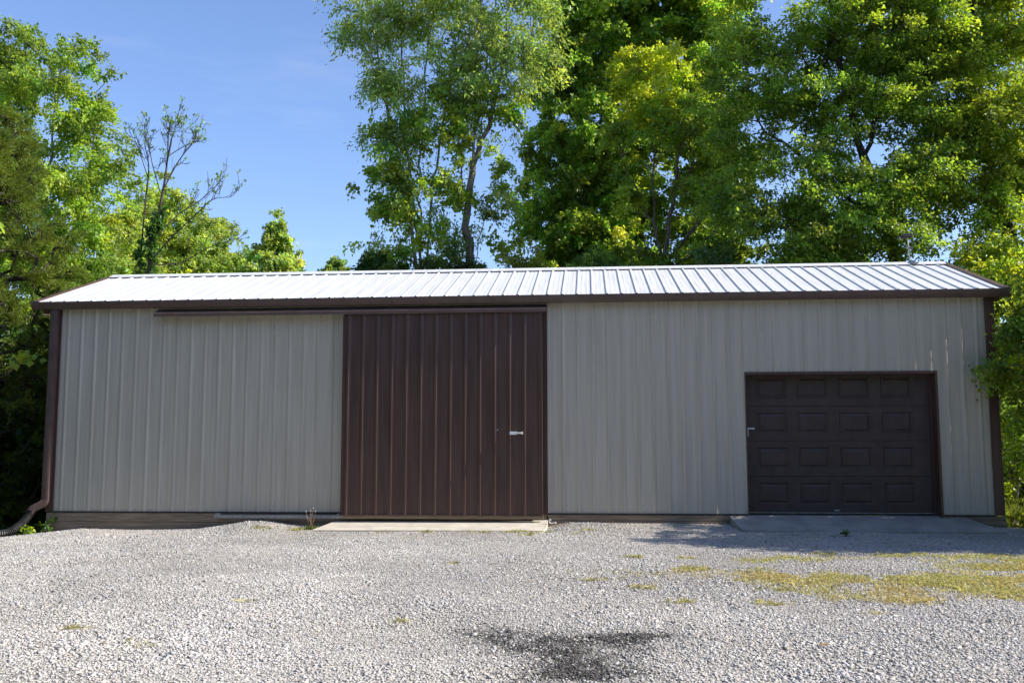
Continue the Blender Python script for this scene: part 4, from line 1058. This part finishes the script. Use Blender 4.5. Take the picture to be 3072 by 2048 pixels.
# grass at both ends of the barn
Q = np.concatenate([np.stack([RNG.uniform(6.2, 11, 16000), RNG.uniform(-1.0, 9, 16000)], 1), np.stack([RNG.uniform(-13, -8.65, 9000), RNG.uniform(-1.6, 4, 9000)], 1)])
Q = Q[~((Q[:, 0] > 0) & (Q[:, 1] < .1) & (Q[:, 0] < 7.2)) & ~((Q[:, 0] < 0) & (Q[:, 1] < .3) & (Q[:, 0] > left_edge(Q[:, 1])))]
hh = RNG.uniform(.06, .32, len(Q)) * np.where(Q[:, 0] > 0, 1.3, .45)
cg = np.array([.085, .135, .022]) * RNG.uniform(.6, 1.5, (len(Q), 1)) + np.array([.05, .02, 0]) * RNG.random((len(Q), 1))
tag(blades('rough_grass', Q, hh, RNG.uniform(.006, .014, len(Q)), cg, .45, zoff=-.08), 'rough green grass at the ends of the barn', 'grass', kind='stuff')

# weed with bare flower stalks by the guide rail, and seedlings
def weed():
    rng = np.random.default_rng(91)
    root = empty('weed', (-4.19, -.32, -.21), 'weed with tall bare stalks and white seed heads under the guide rail', 'weed')
    st = MB()
    for x, y, z in ((-4.29, -.33, .035), (-4.23, -.30, .045), (-4.185, -.31, .085), (-4.14, -.34, .04), (-4.16, -.29, -.02), (-4.26, -.35, -.04)):
        b0 = (-4.205 + rng.normal(0, .02), -.32 + rng.normal(0, .015), -.24)
        md = ((b0[0] + x) / 2 + rng.normal(0, .012), (b0[1] + y) / 2, (b0[2] + z) / 2)
        st.tube(smooth_path([b0, md, (x, y, z)], 5), .0028, 5)
        if z > 0:
            hd_ = MB(); hd_.tube([(x, y, z - .004), (x, y, z + .003), (x, y, z + .010)], [.003, .008, .003], 7); hd_.build('seed_head', M_white, root, smooth=True)
    st.build('stalk', mottled('dry_reddish_stalk', (.20, .09, .045, 1), (.30, .20, .10, 1), (1, 1, 1), 5, .7, .2, 3), root)
    P = np.stack([-4.2 + rng.normal(0, .07, 420), -.33 + rng.normal(0, .05, 420)], 1)
    cgx = np.array([.11, .14, .03]) * rng.uniform(.6, 1.5, (420, 1))
    blades('leaf', P, rng.uniform(.02, .06, 420), rng.uniform(.008, .016, 420), cgx, .9, parent=root)
weed()
def seedling(x, y, label, s, seed, base):
    rng = np.random.default_rng(seed)
    z = float(gz(x, y))
    root = empty('seedling', (x, y, z), label, 'plant')
    cl = np.array([[x + rng.normal(0, s * .5), y + rng.normal(0, s * .4), z + s * rng.uniform(.4, 1.2)] for _ in range(7)])
    st = MB()
    for q in cl: st.tube([(x, y, z - .01), ((x + q[0]) / 2, (y + q[1]) / 2, z + (q[2] - z) * .7), tuple(q)], .002, 5)
    st.build('stem', M_bark, root)
    leaf_mesh('leaf', *foliage(cl, np.array([x, y, z]), rng, per=9, spread=s * .6, L=s * .55, W=s * .38, base=base, droop=.2, twigs=3), M_leaf, root)
seedling(-8.70, -.28, 'bright green seedling beside the black drain hose', .10, 92, (.14, .19, .02))
seedling(-8.50, -.16, 'dark ivy seedling at the foot of the left corner', .13, 93, (.05, .09, .02))
seedling(3.50, -1.05, 'small dark weed in the shade before the garage ramp', .07, 94, (.05, .075, .02))
# dead leaves blown against the boards
rngl = np.random.default_rng(97)
lx = np.concatenate([rngl.normal(-.42, .10, 26), rngl.uniform(-.6, 2.0, 34), rngl.uniform(-8.2, -4.2, 26), rngl.uniform(-6, 4, 30)])
ly = np.concatenate([-.10 - np.abs(rngl.normal(0, .10, 26)), -.06 - np.abs(rngl.normal(0, .12, 34)), -.06 - np.abs(rngl.normal(0, .1, 26)), rngl.uniform(-6, -1, 30)])
PL = np.stack([lx, ly, gz(lx, ly) + .016], 1)
DL = rngl.normal(0, 1, PL.shape) * np.array([1, 1, .25])
NL = np.array([0, 0, 1.]) + rngl.normal(0, .35, PL.shape)
CL = np.array([.24, .13, .06]) * rngl.uniform(.5, 1.4, (len(PL), 1))
tag(leaf_mesh('leaf_litter', PL, DL, NL, rngl.uniform(.02, .045, len(PL)), rngl.uniform(.012, .025, len(PL)), CL, M_grass, None), 'dead brown leaves blown against the foot of the barn', 'leaf litter', kind='stuff')
# scraps lying about
sc2 = MB()
sc2.tube(smooth_path([(-.585, -.24, -.085), (-.605, -.24, -.075), (-.61, -.24, -.105), (-.59, -.25, -.128), (-.55, -.25, -.128), (-.515, -.25, -.118), (-.51, -.25, -.135)], 5), .009, 8)
tag(sc2.build('plastic_scrap', M_white, smooth=True), 'curled white plastic scrap at the right side of the sunlit ramp', 'litter')
ch = MB(); zc = float(gz(1.48, -8.21))
ch.hexa([(1.455, -8.222, zc + .008), (1.515, -8.210, zc + .008), (1.512, -8.194, zc + .008), (1.458, -8.203, zc + .008), (1.458, -8.218, zc + .017), (1.510, -8.208, zc + .019), (1.508, -8.197, zc + .019), (1.461, -8.205, zc + .017)])
tag(ch.build('wood_chip', mottled('orange_wood', (.34, .19, .09, 1), (.45, .28, .15, 1), (2, 9, 9), 6, .8, .2, 4)), 'orange brown wood chip lying on the gravel', 'wood chip')
